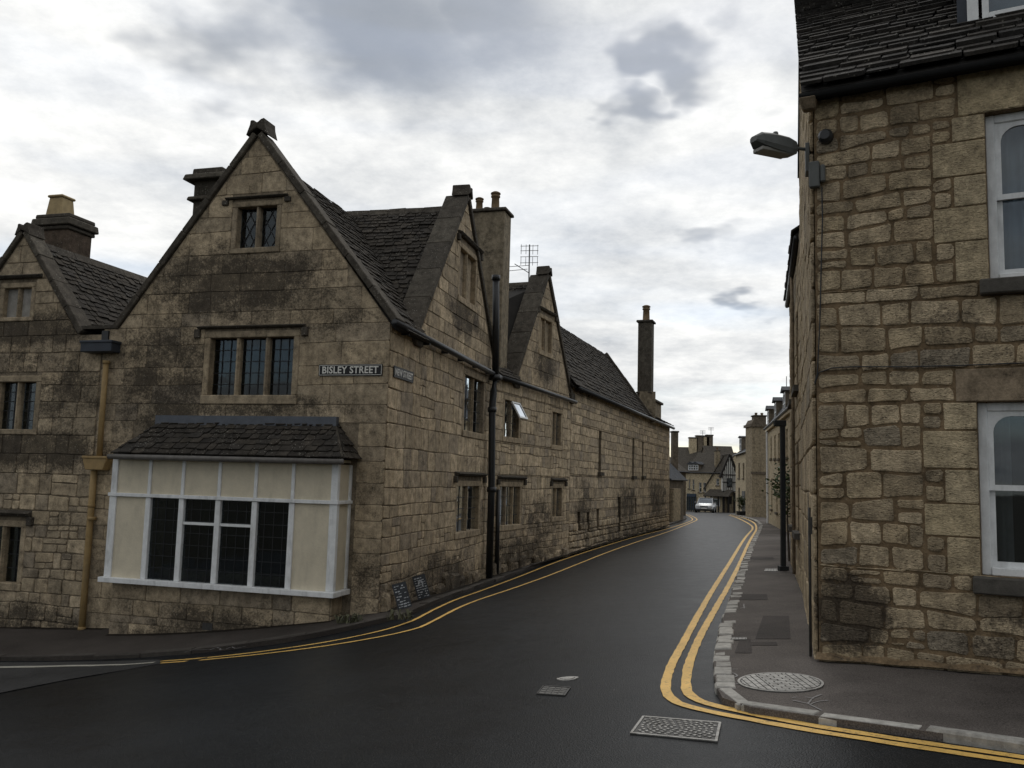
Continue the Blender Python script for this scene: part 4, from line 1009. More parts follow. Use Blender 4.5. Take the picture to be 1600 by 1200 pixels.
cwl = wall_mesh(S2, [[(0.005, -2.2), (5.84, -2.2), (5.84, 4.25), (.005, 4.25)], [g2l, g2r, g2a]], h3, .45, 'wall', M['mortar_l'], ct)
pc = Pieces('stone'); keep = lambda u, z: z > gzw(S2, u) - .1
op = [(a, b, c, d + (.18 if i in (2, 3, 4) else .05)) for i, (a, b, c, d) in enumerate(h3)]
lay(pc, S2, layout(0.01, 5.83, -2.2, 4.2, op, (.2, .32), (.26, .5), rg, wave=.02, keep=keep, split=.12), rg, M['stone_h'], cwl, .016, .015, .008, .006, .022)
lay(pc, S2, layout(1.3, 5.7, 4.2, 7.4, op[4:], (.26, .38), (.4, .8), rg, [(1.4, 4.2), (5.62, 4.2), (3.5, 7.34)]), rg, M['stone_l'], cwl, .012, .014, .008, .003)
ft = Pieces('footing_stone'); u = .02
while u < 5.7:
    l = rg.uniform(.3, .7); zz = gzw(S2, u + l / 2); hgt = rg.uniform(.15, .4)
    v, f = stone(S2, [(u, zz - .1), (u + l, zz - .1), (u + l, zz + hgt), (u, zz + hgt)], rg, .03, rg.uniform(.05, .11), .04, .03, .06); ft.add(v, f, M['stone_l'], cwl); u += l
ft.finish(); pc.finish()
for foot in (g2l, g2r): coping_run(ct, S2, foot, g2a, -.5, .06, .13, 5, M['coping'])
finial(ct, S2, 3.5, 7.58, -.3, .09, .62)
kneeler(ct, S2, 1.0, 1.42, 3.98, 4.3, -.6, .09); kneeler(ct, S2, 6.0, 5.62, 3.98, 4.3, -.55, .09)
sl = Pieces('slate')
rf = plane_sheet('roof', [S2.p(1.25, 4.15, -.3), S2.p(-1.6, 4.15, -3.4), S2.p(3.5, 7.2, -3.4), S2.p(3.5, 7.2, -.3)], M['under'], ct)
plane_sheet('roof', [S2.p(5.75, 4.15, -.3), S2.p(5.75, 4.15, -3.4), S2.p(3.5, 7.2, -3.4), S2.p(3.5, 7.2, -.3)], M['under'], ct)
plane_sheet('roof', [S2.p(-.05, 4.1, .1), S2.p(1.35, 4.1, .1), S2.p(1.35, 5.3, -1.3), S2.p(-.05, 5.3, -1.3)], M['under'], ct)
B_ = unit(S2.d * 2.2 + UP * 3.05); L_ = math.hypot(2.2, 3.05)
slates(sl, S2.p(1.3, 4.17, -.55), -S2.n, B_, [(0, 0), (1.0, 0), (3.0, L_), (0, L_)], .15, (.16, .32), .021, rg, M['slate'], rf)
B_ = unit(-S2.n * 1.4 + UP * 1.2); slates(sl, S2.p(-.02, 4.12, .14), S2.d, B_, [(0, 0), (1.3, 0), (1.3, 1.8), (0, 1.8)], .15, (.16, .32), .021, rg, M['slate'], rf)
for k in range(6):
    a, b = S2.p(3.5, 7.24, -.55 - k * .42), S2.p(3.5, 7.24, -.55 - k * .42 - .41); sd = S2.d * .15
    MB().hexa([a - sd - UP * .12, b - sd - UP * .12, b + sd - UP * .12, a + sd - UP * .12, a - sd * .3 + UP * .05, b - sd * .3 + UP * .05, b + sd * .3 + UP * .05, a + sd * .3 + UP * .05]).obj('ridge_stone', M['coping'], ct)
sl.finish()
MB().tube([S2.p(0.05, 4.12, .12), S2.p(3, 4.08, .13), S2.p(5.95, 4.04, .12)], .06, 8).obj('gutter', M['black'], ct, True)
# open casement on the first floor
mb = MB(); K_ = lambda u, t, o=0: S2.p(u, 3.60 - .42 * t + o * .5, .01 + .24 * t + o)
for u0_, u1_, t0, t1 in ((1.0, 1.05, 0, 1), (1.5, 1.55, 0, 1), (1.05, 1.5, 0, .1), (1.05, 1.5, .9, 1)): mb.hexa([K_(u0_, t0), K_(u1_, t0), K_(u1_, t1), K_(u0_, t1), K_(u0_, t0, .03), K_(u1_, t0, .03), K_(u1_, t1, .03), K_(u0_, t1, .03)])
cs = mb.obj('open_casement', M['white'], ct); MB().hexa([K_(1.05, .1, .01), K_(1.5, .1, .01), K_(1.5, .9, .01), K_(1.05, .9, .01), K_(1.05, .1, .016), K_(1.5, .1, .016), K_(1.5, .9, .016), K_(1.05, .9, .016)]).obj('pane', M['glass'], cs)
# black drainpipe between corner house and cottage
bp = empty('drainpipe', S1.p(6.85, gzw(S1, 6.9), .15), 'thick black iron drainpipe running from roof to ground on the street wall', 'drainpipe')
def q1(x, y, w_=.16): u, z = S1.uz(x, y, w_); return S1.p(u, z, w_)
MB().tube([q1(775, 434), q1(775, 500), q1(774, 588)], .085, 10).obj('pipe', M['black'], bp, True)
MB().tube([q1(774, 588), q1(771, 612), q1(769, 640), q1(768, 760), q1(764, 905)], .085, 10).obj('pipe', M['black'], bp, True)
MB().tube([q1(779, 765, .1), q1(776, 905, .1)], .05, 8).obj('side_pipe', M['black'], bp, True)
for y, x, r_ in ((434, 775, .10), (590, 774, .14), (640, 769, .105), (765, 768, .11)):
    p = q1(x, y); MB().lathe((p[0], p[1], p[2] - .06), [(r_, 0), (r_, .12)], 10).obj('collar', M['black'], bp, True)

# television aerial
ar = empty('television_aerial', (.40, 25, 6.9), 'thin metal television aerial on the cottage roof against the sky', 'aerial')
M['metal'] = plain_mat('aluminium_rod', (.16, .16, .16), .5, .1, 10, 0, .5, .6)
MB().tube([(.41, 25, 6.6), (.40, 25, 8.46)], .022, 6).obj('mast', M['metal'], ar)
mb = MB()
for z in (8.42, 8.28, 8.10, 7.92): mb.tube([(.14, 25.05, z), (.66, 24.95, z)], .009, 5)
for x in (.16, .30, .50, .64):
    mb.tube([(x, 25, 8.17), (x, 25, 8.46)], .008, 5); mb.tube([(x, 25, 7.84), (x, 25, 8.1)], .008, 5)
mb.obj('reflector', M['metal'], ar)
mb = MB(); mb.tube([(.40, 25, 7.62), (-.02, 24.7, 7.80)], .012, 5)
for d, x0, x1, z in ((0, -.55, .42, 7.80), (.1, -.42, .35, 7.66)): mb.tube([(x0, 24.8 - d, z - .1), (x1, 24.9 - d, z + .02)], .009, 5)
mb.obj('boom', M['metal'], ar)

# ================================================================== long hall
hl = empty('long_hall', (P2[0], P2[1], gz(*P2)), 'long low stone hall with narrow slit windows along the street', 'house')
rg = random.Random(41)
slits = [(3.62, 4.02, 1.98, 3.38), (9.4, 9.82, 1.92, 3.45), (11.5, 11.85, 1.95, 3.4), (1.0, 1.32, .1, .68), (2.18, 2.5, 0, .64), (3.5, 3.84, 0, .72), (6.85, 7.35, -.2, 1.08), (10.1, 10.4, .4, 1.0)]
HE = 4.56
hw = wall_mesh(S3, [[(.005, -1.9), (18.9, -1.9), (18.9, HE), (.005, HE)]], slits, .4, 'wall', M['mortar_l'], hl)
for i, (a, b, c, d) in enumerate(slits):
    mb = MB(); t = .045
    for q in ((a, a + t, c, d), (b - t, b, c, d), (a + t, b - t, d - t, d), (a + t, b - t, c, c + t)): S3.box(*q, -.26, -.20, mb)
    wn = mb.obj('window', M['iron_dark'], hl); S3.box(a + t, b - t, c + t, d - t, -.245, -.24).obj('pane', M['glass'], wn)
    S3.box(a - .05, b + .05, c - .05, d + .05, -.9, -.40).obj('interior', M['room'], wn)
    if c > 1: S3.box(a - .1, b + .1, c - .13, c - .01, -.19, .12).obj('sill', M['coping'], wn)
pc = Pieces('stone'); keep = lambda u, z: z > gzw(S3, u) - .1
op = [(a, b, c - (.14 if c > 1 else 0), d) for a, b, c, d in slits]
lay(pc, S3, layout(.01, 18.88, .35, HE, op, (.22, .34), (.34, .75), rg, wave=.015), rg, M['stone_h'], hw, .014, .016, .009, .005)
lay(pc, S3, layout(.01, 18.88, -1.9, .35, op, (.15, .24), (.25, .5), rg, wave=.03, keep=keep), rg, M['stone_h'], hw, .03, .045, .02, .015, .04); pc.finish()
rf = plane_sheet('roof', [S3.p(-.3, 4.5, .16), S3.p(12.1, 4.5, .16), S3.p(12.1, 7.2, -1.8), S3.p(-.3, 7.2, -1.8)], M['under'], hl)
plane_sheet('roof', [S3.p(-.3, 4.5, -3.7), S3.p(12.1, 4.5, -3.7), S3.p(12.1, 7.2, -1.8), S3.p(-.3, 7.2, -1.8)], M['under'], hl)
r5 = plane_sheet('roof', [S3.p(12.1, 4.5, .16), S3.p(19.0, 4.5, .16), S3.p(19.0, 5.2, -1.2), S3.p(12.1, 5.2, -1.2)], M['under'], hl)
sl = Pieces('slate'); B_ = unit(-S3.n * 1.96 + UP * 2.7); L_ = math.hypot(1.96, 2.7)
slates(sl, S3.p(-.3, 4.5, .18), S3.d, B_, [(0, 0), (12.35, 0), (12.35, L_), (0, L_)], .17, (.2, .4), .024, rg, M['slate'], rf)
B_ = unit(-S3.n * 1.36 + UP * .7); slates(sl, S3.p(12.1, 4.5, .18), S3.d, B_, [(0, 0), (6.9, 0), (6.9, 1.5), (0, 1.5)], .17, (.2, .4), .024, rg, M['slate'], r5); sl.finish()
END = Wall(S3.p(12.1, 0, 0)[:2], -S3.n[:2], 1)          # gable end of the taller roof, u inwards
END.prism([(-.1, 4.4), (3.7, 4.4), (1.8, 7.2)], -.12, .12).obj('gable_end', M['stone_h'], hl)
coping_run(hl, END, (-.2, 4.5), (1.8, 7.3), -.16, .16, .13, 5, M['coping'])
MB().tube([S3.p(.1, 4.48, .2), S3.p(9, 4.46, .21), S3.p(18.95, 4.44, .2)], .07, 8).obj('gutter', M['black'], hl, True)
S3.box(14.4, 18.95, 4.75, 5.62, -1.1, -.45).obj('parapet', M['stack'], hl); S3.box(14.3, 19.05, 5.62, 5.74, -1.2, -.35).obj('parapet_coping', M['coping'], hl, bevel=.02)
q = at(1009, 560, 39.5); t_ = chimney(hl, q, S3.n, .62, .62, 4.3, at(1009, 505, 39.5)[2], M['coping'], ((.08, .1, 0), (.06, .08, 3.25)), ((0, .75, .17, M['pot'], 0),))
a, b = at(1000, 612, 39.5), at(1020, 612, 39.5)
MB().hexa([(x, y, z) for z in (4.3, a[2] - .02) for x, y in ((a[0] - .06, 39.1), (b[0] + .06, 39.1), (b[0] + .06, 40.0), (a[0] - .06, 40.0))]).obj('chimney_base', M['stack'], hl)

# boards leaning on the wall
M['chalkboard'] = plain_mat('dark_slate_board', (.03, .034, .04), .6, .3, 20, .1)
M['chalk_w'] = plain_mat('chalk_white', (.42, .44, .46), .8, .2, 30, 0)
def board(px, py, wd, ht, label, seed, mark):
    g = gpix(px, py, .07); z = gz(*g) + .07; t = empty('chalkboard', (g[0], g[1], z), label, 'sign board', 'boards propped on the street wall')
    r_ = unit([.97, .22, 0]); up_ = unit(UP * 1 - r_ * .27 + np.array([-.08, .28, 0])); r_ = unit(r_ - up_ * (r_ @ up_)); n_ = np.cross(r_, up_); o_ = np.array([g[0], g[1], z + .035])
    if n_[1] > 0: n_ = -n_
    P = lambda a, b, c: o_ + r_ * a + up_ * b + n_ * c
    bx = lambda mb, a0, a1, b0, b1, c0, c1: mb.hexa([P(a0, b0, c0), P(a1, b0, c0), P(a1, b0, c1), P(a0, b0, c1), P(a0, b1, c0), P(a1, b1, c0), P(a1, b1, c1), P(a0, b1, c1)])
    bx(MB(), -wd / 2, wd / 2, 0, ht, -.012, .0).obj('panel', M['chalkboard'], t); rr = random.Random(seed); mb = MB(); b = ht * .9
    while b > ht * .1:
        a = -wd * .4
        while a < wd * .36:
            l = rr.uniform(.02, .05)
            if rr.random() < .8: h = rr.uniform(.008, .02); bx(mb, a, min(a + l, wd * .42), b - h, b, .0005, .002)
            a += l + .012
        b -= ht * .1
    if mark:
        for k in range(9):
            an = -.6 + k * .5; bx(mb, .035 * math.cos(an) - .012, .035 * math.cos(an) + .012, ht * .62 + .06 * math.sin(an) - .012, ht * .62 + .06 * math.sin(an) + .012, .001, .003)
    mb.obj('lettering', M['chalk_w'], t)
board(633, 954, .23, .42, 'lower left of two small dark chalked boards leaning on the street wall', 3, False)
board(663, 938, .23, .42, 'upper right small dark chalked board with a pale squiggle leaning on the street wall', 5, True)
# weeds at the foot of the wall
M['weed'] = plain_mat('weed_leaf', (.10, .10, .06), .8, .3, 10, 0, pr=.4)
def weed(px, py, n, label, seed):
    g = gpix(px, py, .07); rr = random.Random(seed); mb = MB(); z = gz(*g) + .065
    for _ in range(n):
        a = rr.uniform(0, 6.28); l = rr.uniform(.06, .2); x, y = g[0] + rr.uniform(-.18, .18), g[1] + rr.uniform(-.08, .08); w_ = rr.uniform(.008, .02); e = rr.uniform(.3, 1.0)
        dx, dy = math.cos(a) * l * e, math.sin(a) * l * e; sx, sy = -math.sin(a) * w_, math.cos(a) * w_
        mb.add([(x - sx, y - sy, z), (x + sx, y + sy, z), (x + dx * .6 + sx, y + dy * .6 + sy, z + l * .8), (x + dx, y + dy, z + l * .75), (x + dx * .6 - sx, y + dy * .6 - sy, z + l * .8)], [(0, 1, 2, 4), (4, 2, 3)])
    t = empty('weed', (g[0], g[1], z), label, 'weed', 'weeds at the foot of the wall'); mb.obj('leaves', M['weed'], t)
weed(545, 973, 40, 'dry weed tuft beside the right foot of the bay plinth', 1); weed(625, 968, 22, 'small weed tuft just left of the propped boards', 2)
#@@PART5
# ================================================================== house on the right
WARM = [(.37, .288, .185), (.325, .258, .17), (.39, .31, .205), (.305, .245, .168), (.355, .28, .178), (.405, .325, .22), (.33, .26, .168), (.31, .262, .196)]
rb_ = [(R1.p(.28, .5), (.45, .45, .5), 1.5), (R1.p(1.4, .4), (.9, .9, .35), .55), (R1.p(.6, 3.6), (.7, .7, .9), .25), (R1.p(2, .55), (.9, .9, .3), .7), (R1.p(.9, 3.2), (.6, .6, .6), .3)]
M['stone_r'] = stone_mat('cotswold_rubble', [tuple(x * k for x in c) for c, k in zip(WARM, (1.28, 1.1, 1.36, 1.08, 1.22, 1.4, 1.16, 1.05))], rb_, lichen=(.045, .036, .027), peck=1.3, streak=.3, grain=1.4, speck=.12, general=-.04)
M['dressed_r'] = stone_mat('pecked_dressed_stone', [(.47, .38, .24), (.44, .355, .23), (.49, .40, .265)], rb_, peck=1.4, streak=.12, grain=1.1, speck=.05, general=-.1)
M['mortar_r'] = stone_mat('brown_mortar', [(.19, .135, .08)], rb_, streak=.2, speck=.1, grain=1.0, general=-.05)
M['lintel'] = stone_mat('dull_lintel_stone', [(.25, .195, .135)], (), streak=.3, grain=.5, speck=.05, peck=.3)
M['sill_dark'] = plain_mat('dark_sill_stone', (.085, .078, .068), .9, .3, 12, .5, .15)
M['curtain'] = plain_mat('net_curtain', (.42, .46, .50), .95, .1, 3, 0, .05)
M['curtain_dark'] = plain_mat('grey_curtain', (.20, .20, .195), .95, .2, 3, 0, .05)
M['slate_r'] = stone_mat('stone_slate_right', [(.055, .05, .046), (.042, .04, .038), (.07, .063, .056), (.05, .047, .044)], (), lichen=(.025, .024, .022), streak=.15, general=0, speck=.7)
rh = empty('corner_stone_house', (RC[0], RC[1], 0), 'tall rubble stone house with white sash windows close on the right', 'house')
rg = random.Random(52)
WU, WL = (1.50, 2.62, 3.51, 5.05), (1.37, 2.52, .93, 2.43)
ER = 5.60
rw = wall_mesh(R1, [[(.02, -.5), (3.8, -.5), (3.8, ER), (.02, ER)]], [WU, WL], .35, 'wall', M['mortar_r'], rh)
lin = [(1.28, 2.95, 5.05, 5.46), (1.20, 2.75, 2.43, 2.73)]; sil = [(1.42, 2.72, 3.37, 3.505), (1.30, 2.62, .78, .925)]
for a, b, c, d in lin:
    R1.box(a + .008, b, c + .002, d - .008, -.2, .016).obj('lintel', M['dressed_r'] if c > 3 else M['lintel'], rh, bevel=.008)
for a, b, c, d in sil: R1.box(a, b, c, d, -.14, .11).obj('sill', M['sill_dark'], rh, bevel=.012)
pc = Pieces('stone')
JW = .44; jambs = [(WU[0] - JW, WU[0], 3.505, 5.05), (WL[0] - JW, WL[0], .925, 2.43)]
for (a, b, c, d) in jambs:      # dressed blocks beside the windows, long and short
    z = c; k = 0
    while z < d - .05:
        h_ = min(rg.uniform(.26, .38), d - z); h_ = d - z if d - z - h_ < .18 else h_; cut = a + (.0 if k % 2 else .17)
        v, f = stone(R1, [(cut, z), (b, z), (b, z + h_), (cut, z + h_)], rg, .012, .012, .006, .003, .008); pc.add(v, f, M['dressed_r'], rw)
        if cut > a:
            zz = z
            for hh in (h_ * .55, h_ * .45): v, f = stone(R1, [(a, zz), (cut, zz), (cut, zz + hh), (a, zz + hh)], rg, .028, .013, .007, .012, .02); pc.add(v, f, M['stone_r'], rw); zz += hh
        z += h_; k += 1
op = [(*WU, 0), (*WL, 0)] + [(a, b, c, d, 0) for a, b, c, d in lin + sil + jambs]
lay(pc, R1, layout(.03, 3.2, -.15, ER - .02, op, (.135, .215), (.22, .46), rg, wave=.026, split=.06), rg, M['stone_r'], rw, .026, .013, .007, .012, .02, M['dressed_r'])
# gable wall to the street
gwl = wall_mesh(R2, [[(.33, -.5), (5.4, -.5), (5.4, ER), (.33, ER)], [(.02, ER), (5.4, ER), (5.4, 6.6), (3.5, 8.3)]], [], .35, 'wall', M['mortar_r'], rh)
lay(pc, R2, layout(.03, 5.4, -.3, ER, [], (.26, .42), (.4, .9), rg, wave=.015), rg, M['stone_r'], gwl, .02, .02, .012, .006, .03)
lay(pc, R2, layout(.0, 5.4, ER, 8.3, [], (.28, .42), (.4, .9), rg, [(.08, ER), (5.38, ER), (5.38, 6.55), (3.5, 8.22)]), rg, M['stone_r'], gwl, .02, .02, .012, .006, .03)
pc.finish()
# earthy fillet of mortar where the wall meets the pavement
mb = MB(); n = 24
for k in range(n):
    a, b = 3.6 * k / n, 3.6 * (k + 1) / n; h = [.05 + .02 * math.sin(k * 2.3), .05 + .02 * math.sin((k + 1) * 2.3)]; w_ = [.07 + .025 * math.sin(k * 1.7), .07 + .025 * math.sin((k + 1) * 1.7)]
    g = .08 + gzw(R1, a); g2 = .08 + gzw(R1, b)
    mb.add([R1.p(a, g, -.01), R1.p(b, g2, -.01), R1.p(b, g2, w_[1]), R1.p(a, g, w_[0]), R1.p(a, g + h[0], -.01), R1.p(b, g2 + h[1], -.01), R1.p(b, g2 + h[1] * .6, w_[1] * .6), R1.p(a, g + h[0] * .6, w_[0] * .6)], [(0, 1, 2, 3), (3, 2, 6, 7), (7, 6, 5, 4)])
mb.obj('mortar_fillet', M['mortar_r'], rh)
# sash windows
def sash(w, u0, u1, z0, z1, curtain, label=None):
    mb = MB(); fr = .075; d0, d1 = -.2, -.09
    w.box(u0, u0 + fr, z0, z1, d0, d1, mb); w.box(u1 - fr, u1, z0, z1, d0, d1, mb); w.box(u0 + fr, u1 - fr, z1 - fr, z1, d0, d1, mb); w.box(u0 + fr, u1 - fr, z0, z0 + fr * .9, d0, d1 + .02, mb)
    s = mb.obj('window', M['white'], rh, bevel=.006); zm = (z0 + z1) / 2 - .02; t = .045; i0, i1 = u0 + fr, u1 - fr
    for (a, b, c, dd, nm) in ((z1 - fr, zm, -.145, -.11, 'sash'), (zm + .05, z0 + fr * .9, -.185, -.15, 'sash')):
        mb = MB(); w.box(i0, i0 + t, b, a, c, dd, mb); w.box(i1 - t, i1, b, a, c, dd, mb); w.box(i0 + t, i1 - t, a - t, a, c, dd, mb); w.box(i0 + t, i1 - t, b, b + t * 1.1, c, dd, mb)
        if nm == 'sash' and a > zm + .3:
            for ua, sg in ((i0 + t, 1), (i1 - t, -1)):
                r_ = .14; pts = [(ua, a - t)] + [(ua + sg * (r_ - r_ * math.sin(x)), a - t - (r_ - r_ * math.cos(x))) for x in np.linspace(0, math.pi / 2, 7)]
                w.prism(pts, c, dd, mb)
        mb.obj('sash_frame', M['white'], s); w.box(i0 + t, i1 - t, b + t, a - t, (c + dd) / 2 - .003, (c + dd) / 2 + .003).obj('pane', M['glass_clear'], s)
    v = []; f = []; n = 70
    for k in range(n + 1):
        u = u0 - .05 + (u1 - u0 + .1) * k / n; ww = -.36 - .03 * math.sin(k * .9) - .012 * math.sin(k * 2.3)
        if curtain == 2 and .25 < k / n < .75: ww -= .5
        v += [w.p(u, z0 - .1, ww), w.p(u, z1 + .1, ww)]
    f = [(2 * k, 2 * k + 2, 2 * k + 3, 2 * k + 1) for k in range(n) if not (curtain == 2 and .24 < k / n < .75)]
    mesh('curtain', v, f, M['curtain'] if curtain == 1 else M['curtain_dark'], s, True)
    interior(w, u0, u1, z0, z1, -.352, s, 1.4)
sash(R1, *WU, 1); sash(R1, *WL, 2)
# roof
PT = R(40); cpt, spt = math.cos(PT), math.sin(PT); sk = float(R2.d @ R1.d) / float(R2.d @ -R1.n)
B_ = -R1.n * cpt + UP * spt; O_ = R1.p(0, ER - .12, .17)
V = lambda b, e=-.10: e + sk * (b * cpt - .17)
Lr = 4.2
rf = plane_sheet('roof', [O_ + R1.d * V(0) + B_ * 0, O_ + R1.d * 4.2, O_ + R1.d * 4.2 + B_ * Lr, O_ + R1.d * V(Lr) + B_ * Lr], M['under'], rh)
sl = Pieces('slate'); slates(sl, O_, R1.d, B_, [(V(0), 0), (4.2, 0), (4.2, Lr), (V(Lr), Lr)], .165, (.2, .5), .03, rg, M['slate_r'], rf, var=.9); sl.finish()
plane_sheet('roof', [R2.p(5.4, 6.55, .04), R2.p(5.4, 6.55, -4), R2.p(3.45, 8.35, -4), R2.p(3.45, 8.35, .04)], M['under'], rh)
mb = MB(); mb.tube([R1.p(-.08, ER - .16, .15), R1.p(2, ER - .16, .155), R1.p(4, ER - .17, .15)], .042, 8); gt = mb.obj('gutter', plain_mat('gutter_matt_black', (.012, .012, .012), .85, .2, 10, .1, .15), rh, True)
R1.box(-.06, 4, ER - .16, ER - .02, .005, .06).obj('fascia', M['black'], rh)
MB().hexa([R1.p(-.07, ER - .28, .03), R1.p(.05, ER - .28, .03), R1.p(.05, ER - .28, .12), R1.p(-.07, ER - .28, .12), R1.p(-.09, ER - .18, .03), R1.p(.07, ER - .18, .03), R1.p(.07, ER - .18, .2), R1.p(-.09, ER - .18, .2)]).obj('eaves_corbel', M['lintel'], rh, bevel=.01)
# dormer at the top right
du, dz = R1.uz(1512, 52, -.62); DM = R1.off(-.62)
mb = MB(); DM.box(du, du + .1, dz, dz + 1.5, -.1, .0, mb); DM.box(du + .1, du + 1.6, dz, dz + .07, -.1, .03, mb); DM.box(du + .1, du + 1.6, dz + 1.4, dz + 1.5, -.1, 0, mb); DM.box(du + 1.5, du + 1.6, dz + .07, dz + 1.4, -.1, 0, mb)
for a, b, c, d in ((.13, .19, .1, 1.38), (.19, 1.46, .1, .17), (.19, 1.46, 1.31, 1.38), (.79, .85, .17, 1.31), (1.42, 1.48, .17, 1.31)): DM.box(du + a, du + b, dz + c, dz + d, -.08, .012, mb)
dm = mb.obj('dormer', M['white'], rh, bevel=.005); DM.box(du + .19, du + 1.42, dz + .17, dz + 1.31, -.05, -.044).obj('pane', M['glass_clear'], dm); DM.box(du + .15, du + 1.5, dz, dz + 1.4, -.26, -.2).obj('curtain', M['curtain'], dm)
R1.box(du - .05, du + 1.7, dz - .13, dz - .002, -.8, -.52).obj('dormer_apron', M['lead'], dm, bevel=.01)
R1.box(du - .09, du - .002, dz - .1, dz + 1.6, -2.5, -.66).obj('dormer_cheek', M['lead_dark'], dm); R1.box(du - .2, du + 1.8, dz + 1.502, dz + 1.62, -3, -.45).obj('dormer_roof', M['lead'], dm)

# street lamp on the corner
lp = empty('wall_street_lamp', R2.p(.15, 4.6, .02), 'grey street lantern on a bracket arm at the corner of the right house', 'street lamp')
M['lampgrey'] = plain_mat('lamp_grey_casting', (.10, .105, .10), .55, .15, 12, .1, .4)
M['lens'] = plain_mat('lamp_lens_dull', (.20, .19, .165), .3, .1, 10, 0, .5)
la = at(1279, 236, 8.55); lb_ = at(1240, 231, 8.42); lc_ = at(1181, 219, 8.22)
MB().tube([la, (la + lb_) / 2, lb_], .018, 8).obj('arm', M['lampgrey'], lp, True)
ax = unit(lc_ - lb_); sdv = unit(np.cross(ax, UP)); upv = np.cross(sdv, ax); Ll = np.linalg.norm(lc_ - lb_) + .03; v = []; rings = [(-.03, .03, -.03, .03), (.02, .075, -.085, .055), (.10, .095, -.10, .075), (Ll * .6, .105, -.085, .08), (Ll * .88, .095, -.06, .07), (Ll, .05, -.02, .035)]
for s, hw_, lo, hi in rings: v += [lb_ + ax * s + sdv * x * hw_ + upv * y for x, y in ((-1, lo * .5), (-.85, lo), (.85, lo), (1, lo * .5), (.95, hi * .6), (.55, hi), (-.55, hi), (-.95, hi * .6))]
f = [(i * 8 + k, i * 8 + (k + 1) % 8, (i + 1) * 8 + (k + 1) % 8, (i + 1) * 8 + k) for i in range(5) for k in range(8)] + [tuple(range(8)), tuple(range(40, 48))[::-1]]
lt = mesh('lantern', v, f, M['lampgrey'], lp)
def lbox(s0, s1, x0, x1, y0, y1, nm, m, par): return MB().hexa([lb_ + ax * s + sdv * x + upv * y for y in (y0, y1) for s, x in ((s0, x0), (s1, x0), (s1, x1), (s0, x1))]).obj(nm, m, par, bevel=.008)
lbox(.10, Ll * .9, -.075, .075, -.112, -.07, 'lens', M['lens'], lt)
p = lb_ + ax * Ll * .45 + upv * .08; MB().lathe(tuple(p), [(.028, -.02), (.028, .03), (.02, .045)], 10).obj('light_sensor', M['lampgrey'], lt, True)
R2.box(.08, .26, 4.76, 5.06, .02, .06).obj('mounting_plate', M['lampgrey'], lp, bevel=.006)
u, z = R1.uz(1280, 270, .07); mb = MB(); R1.box(-.02, .08, z - .14, z + .12, .022, .09, mb); jb = mb.obj('control_box', M['lampgrey'], lp, bevel=.01); R1.box(.084, .13, z - .09, z + .08, .024, .08).obj('control_box', M['lampgrey'], lp, bevel=.01)
u, z = R1.uz(1290, 213, .06); al = empty('alarm_sounder', R1.p(u, z - .06, .05), 'small round black wall fitting just above the street lamp bracket', 'alarm')
c_ = R1.p(u, z, .03); ring = lambda r_, w_: [c_ + R1.d * r_ * math.cos(a) + UP * r_ * math.sin(a) + R1.n * w_ for a in np.linspace(0, 6.2832, 15)[:-1]]
mb = MB(); v = ring(.07, -.01) + ring(.07, .05) + ring(.045, .085); mb.add(v, [(i, (i + 1) % 14, 14 + (i + 1) % 14, 14 + i) for i in range(14)] + [(14 + i, 14 + (i + 1) % 14, 28 + (i + 1) % 14, 28 + i) for i in range(14)] + [tuple(range(28, 42))]); mb.obj('housing', M['black'], al)
# cables
def r1p(x, y, w_=.035): u, z = R1.uz(x, y, w_); return R1.p(max(u, .01), z, w_)
cb = empty('cable', r1p(1281, 600), 'thin black cable running down the corner and along the right house wall', 'cable')
MB().tube([r1p(1284, 292), r1p(1285, 340), r1p(1283, 420), r1p(1281, 500), r1p(1277, 585), r1p(1272, 598)], .007, 5).obj('down_run', M['black'], cb)
MB().tube([r1p(1272, 600), r1p(1280, 582), r1p(1300, 575), r1p(1330, 573), r1p(1420, 573), r1p(1500, 571), r1p(1600, 567), r1p(1700, 562)], .006, 5).obj('cross_run', M['black'], cb)
dpp = empty('thin_drainpipe', R2.p(.16, .08, .05), 'thin dark rusty pipe at the foot of the right house corner', 'drainpipe')
MB().tube([R2.p(.14, .06, .05), R2.p(.14, 1.0, .05), R2.p(.16, 1.45, .05)], .014, 8).obj('pipe', M['iron_dark'], dpp, True); R2.box(.12, .18, 1.2, 1.36, .025, .06).obj('bracket', M['iron_dark'], dpp)

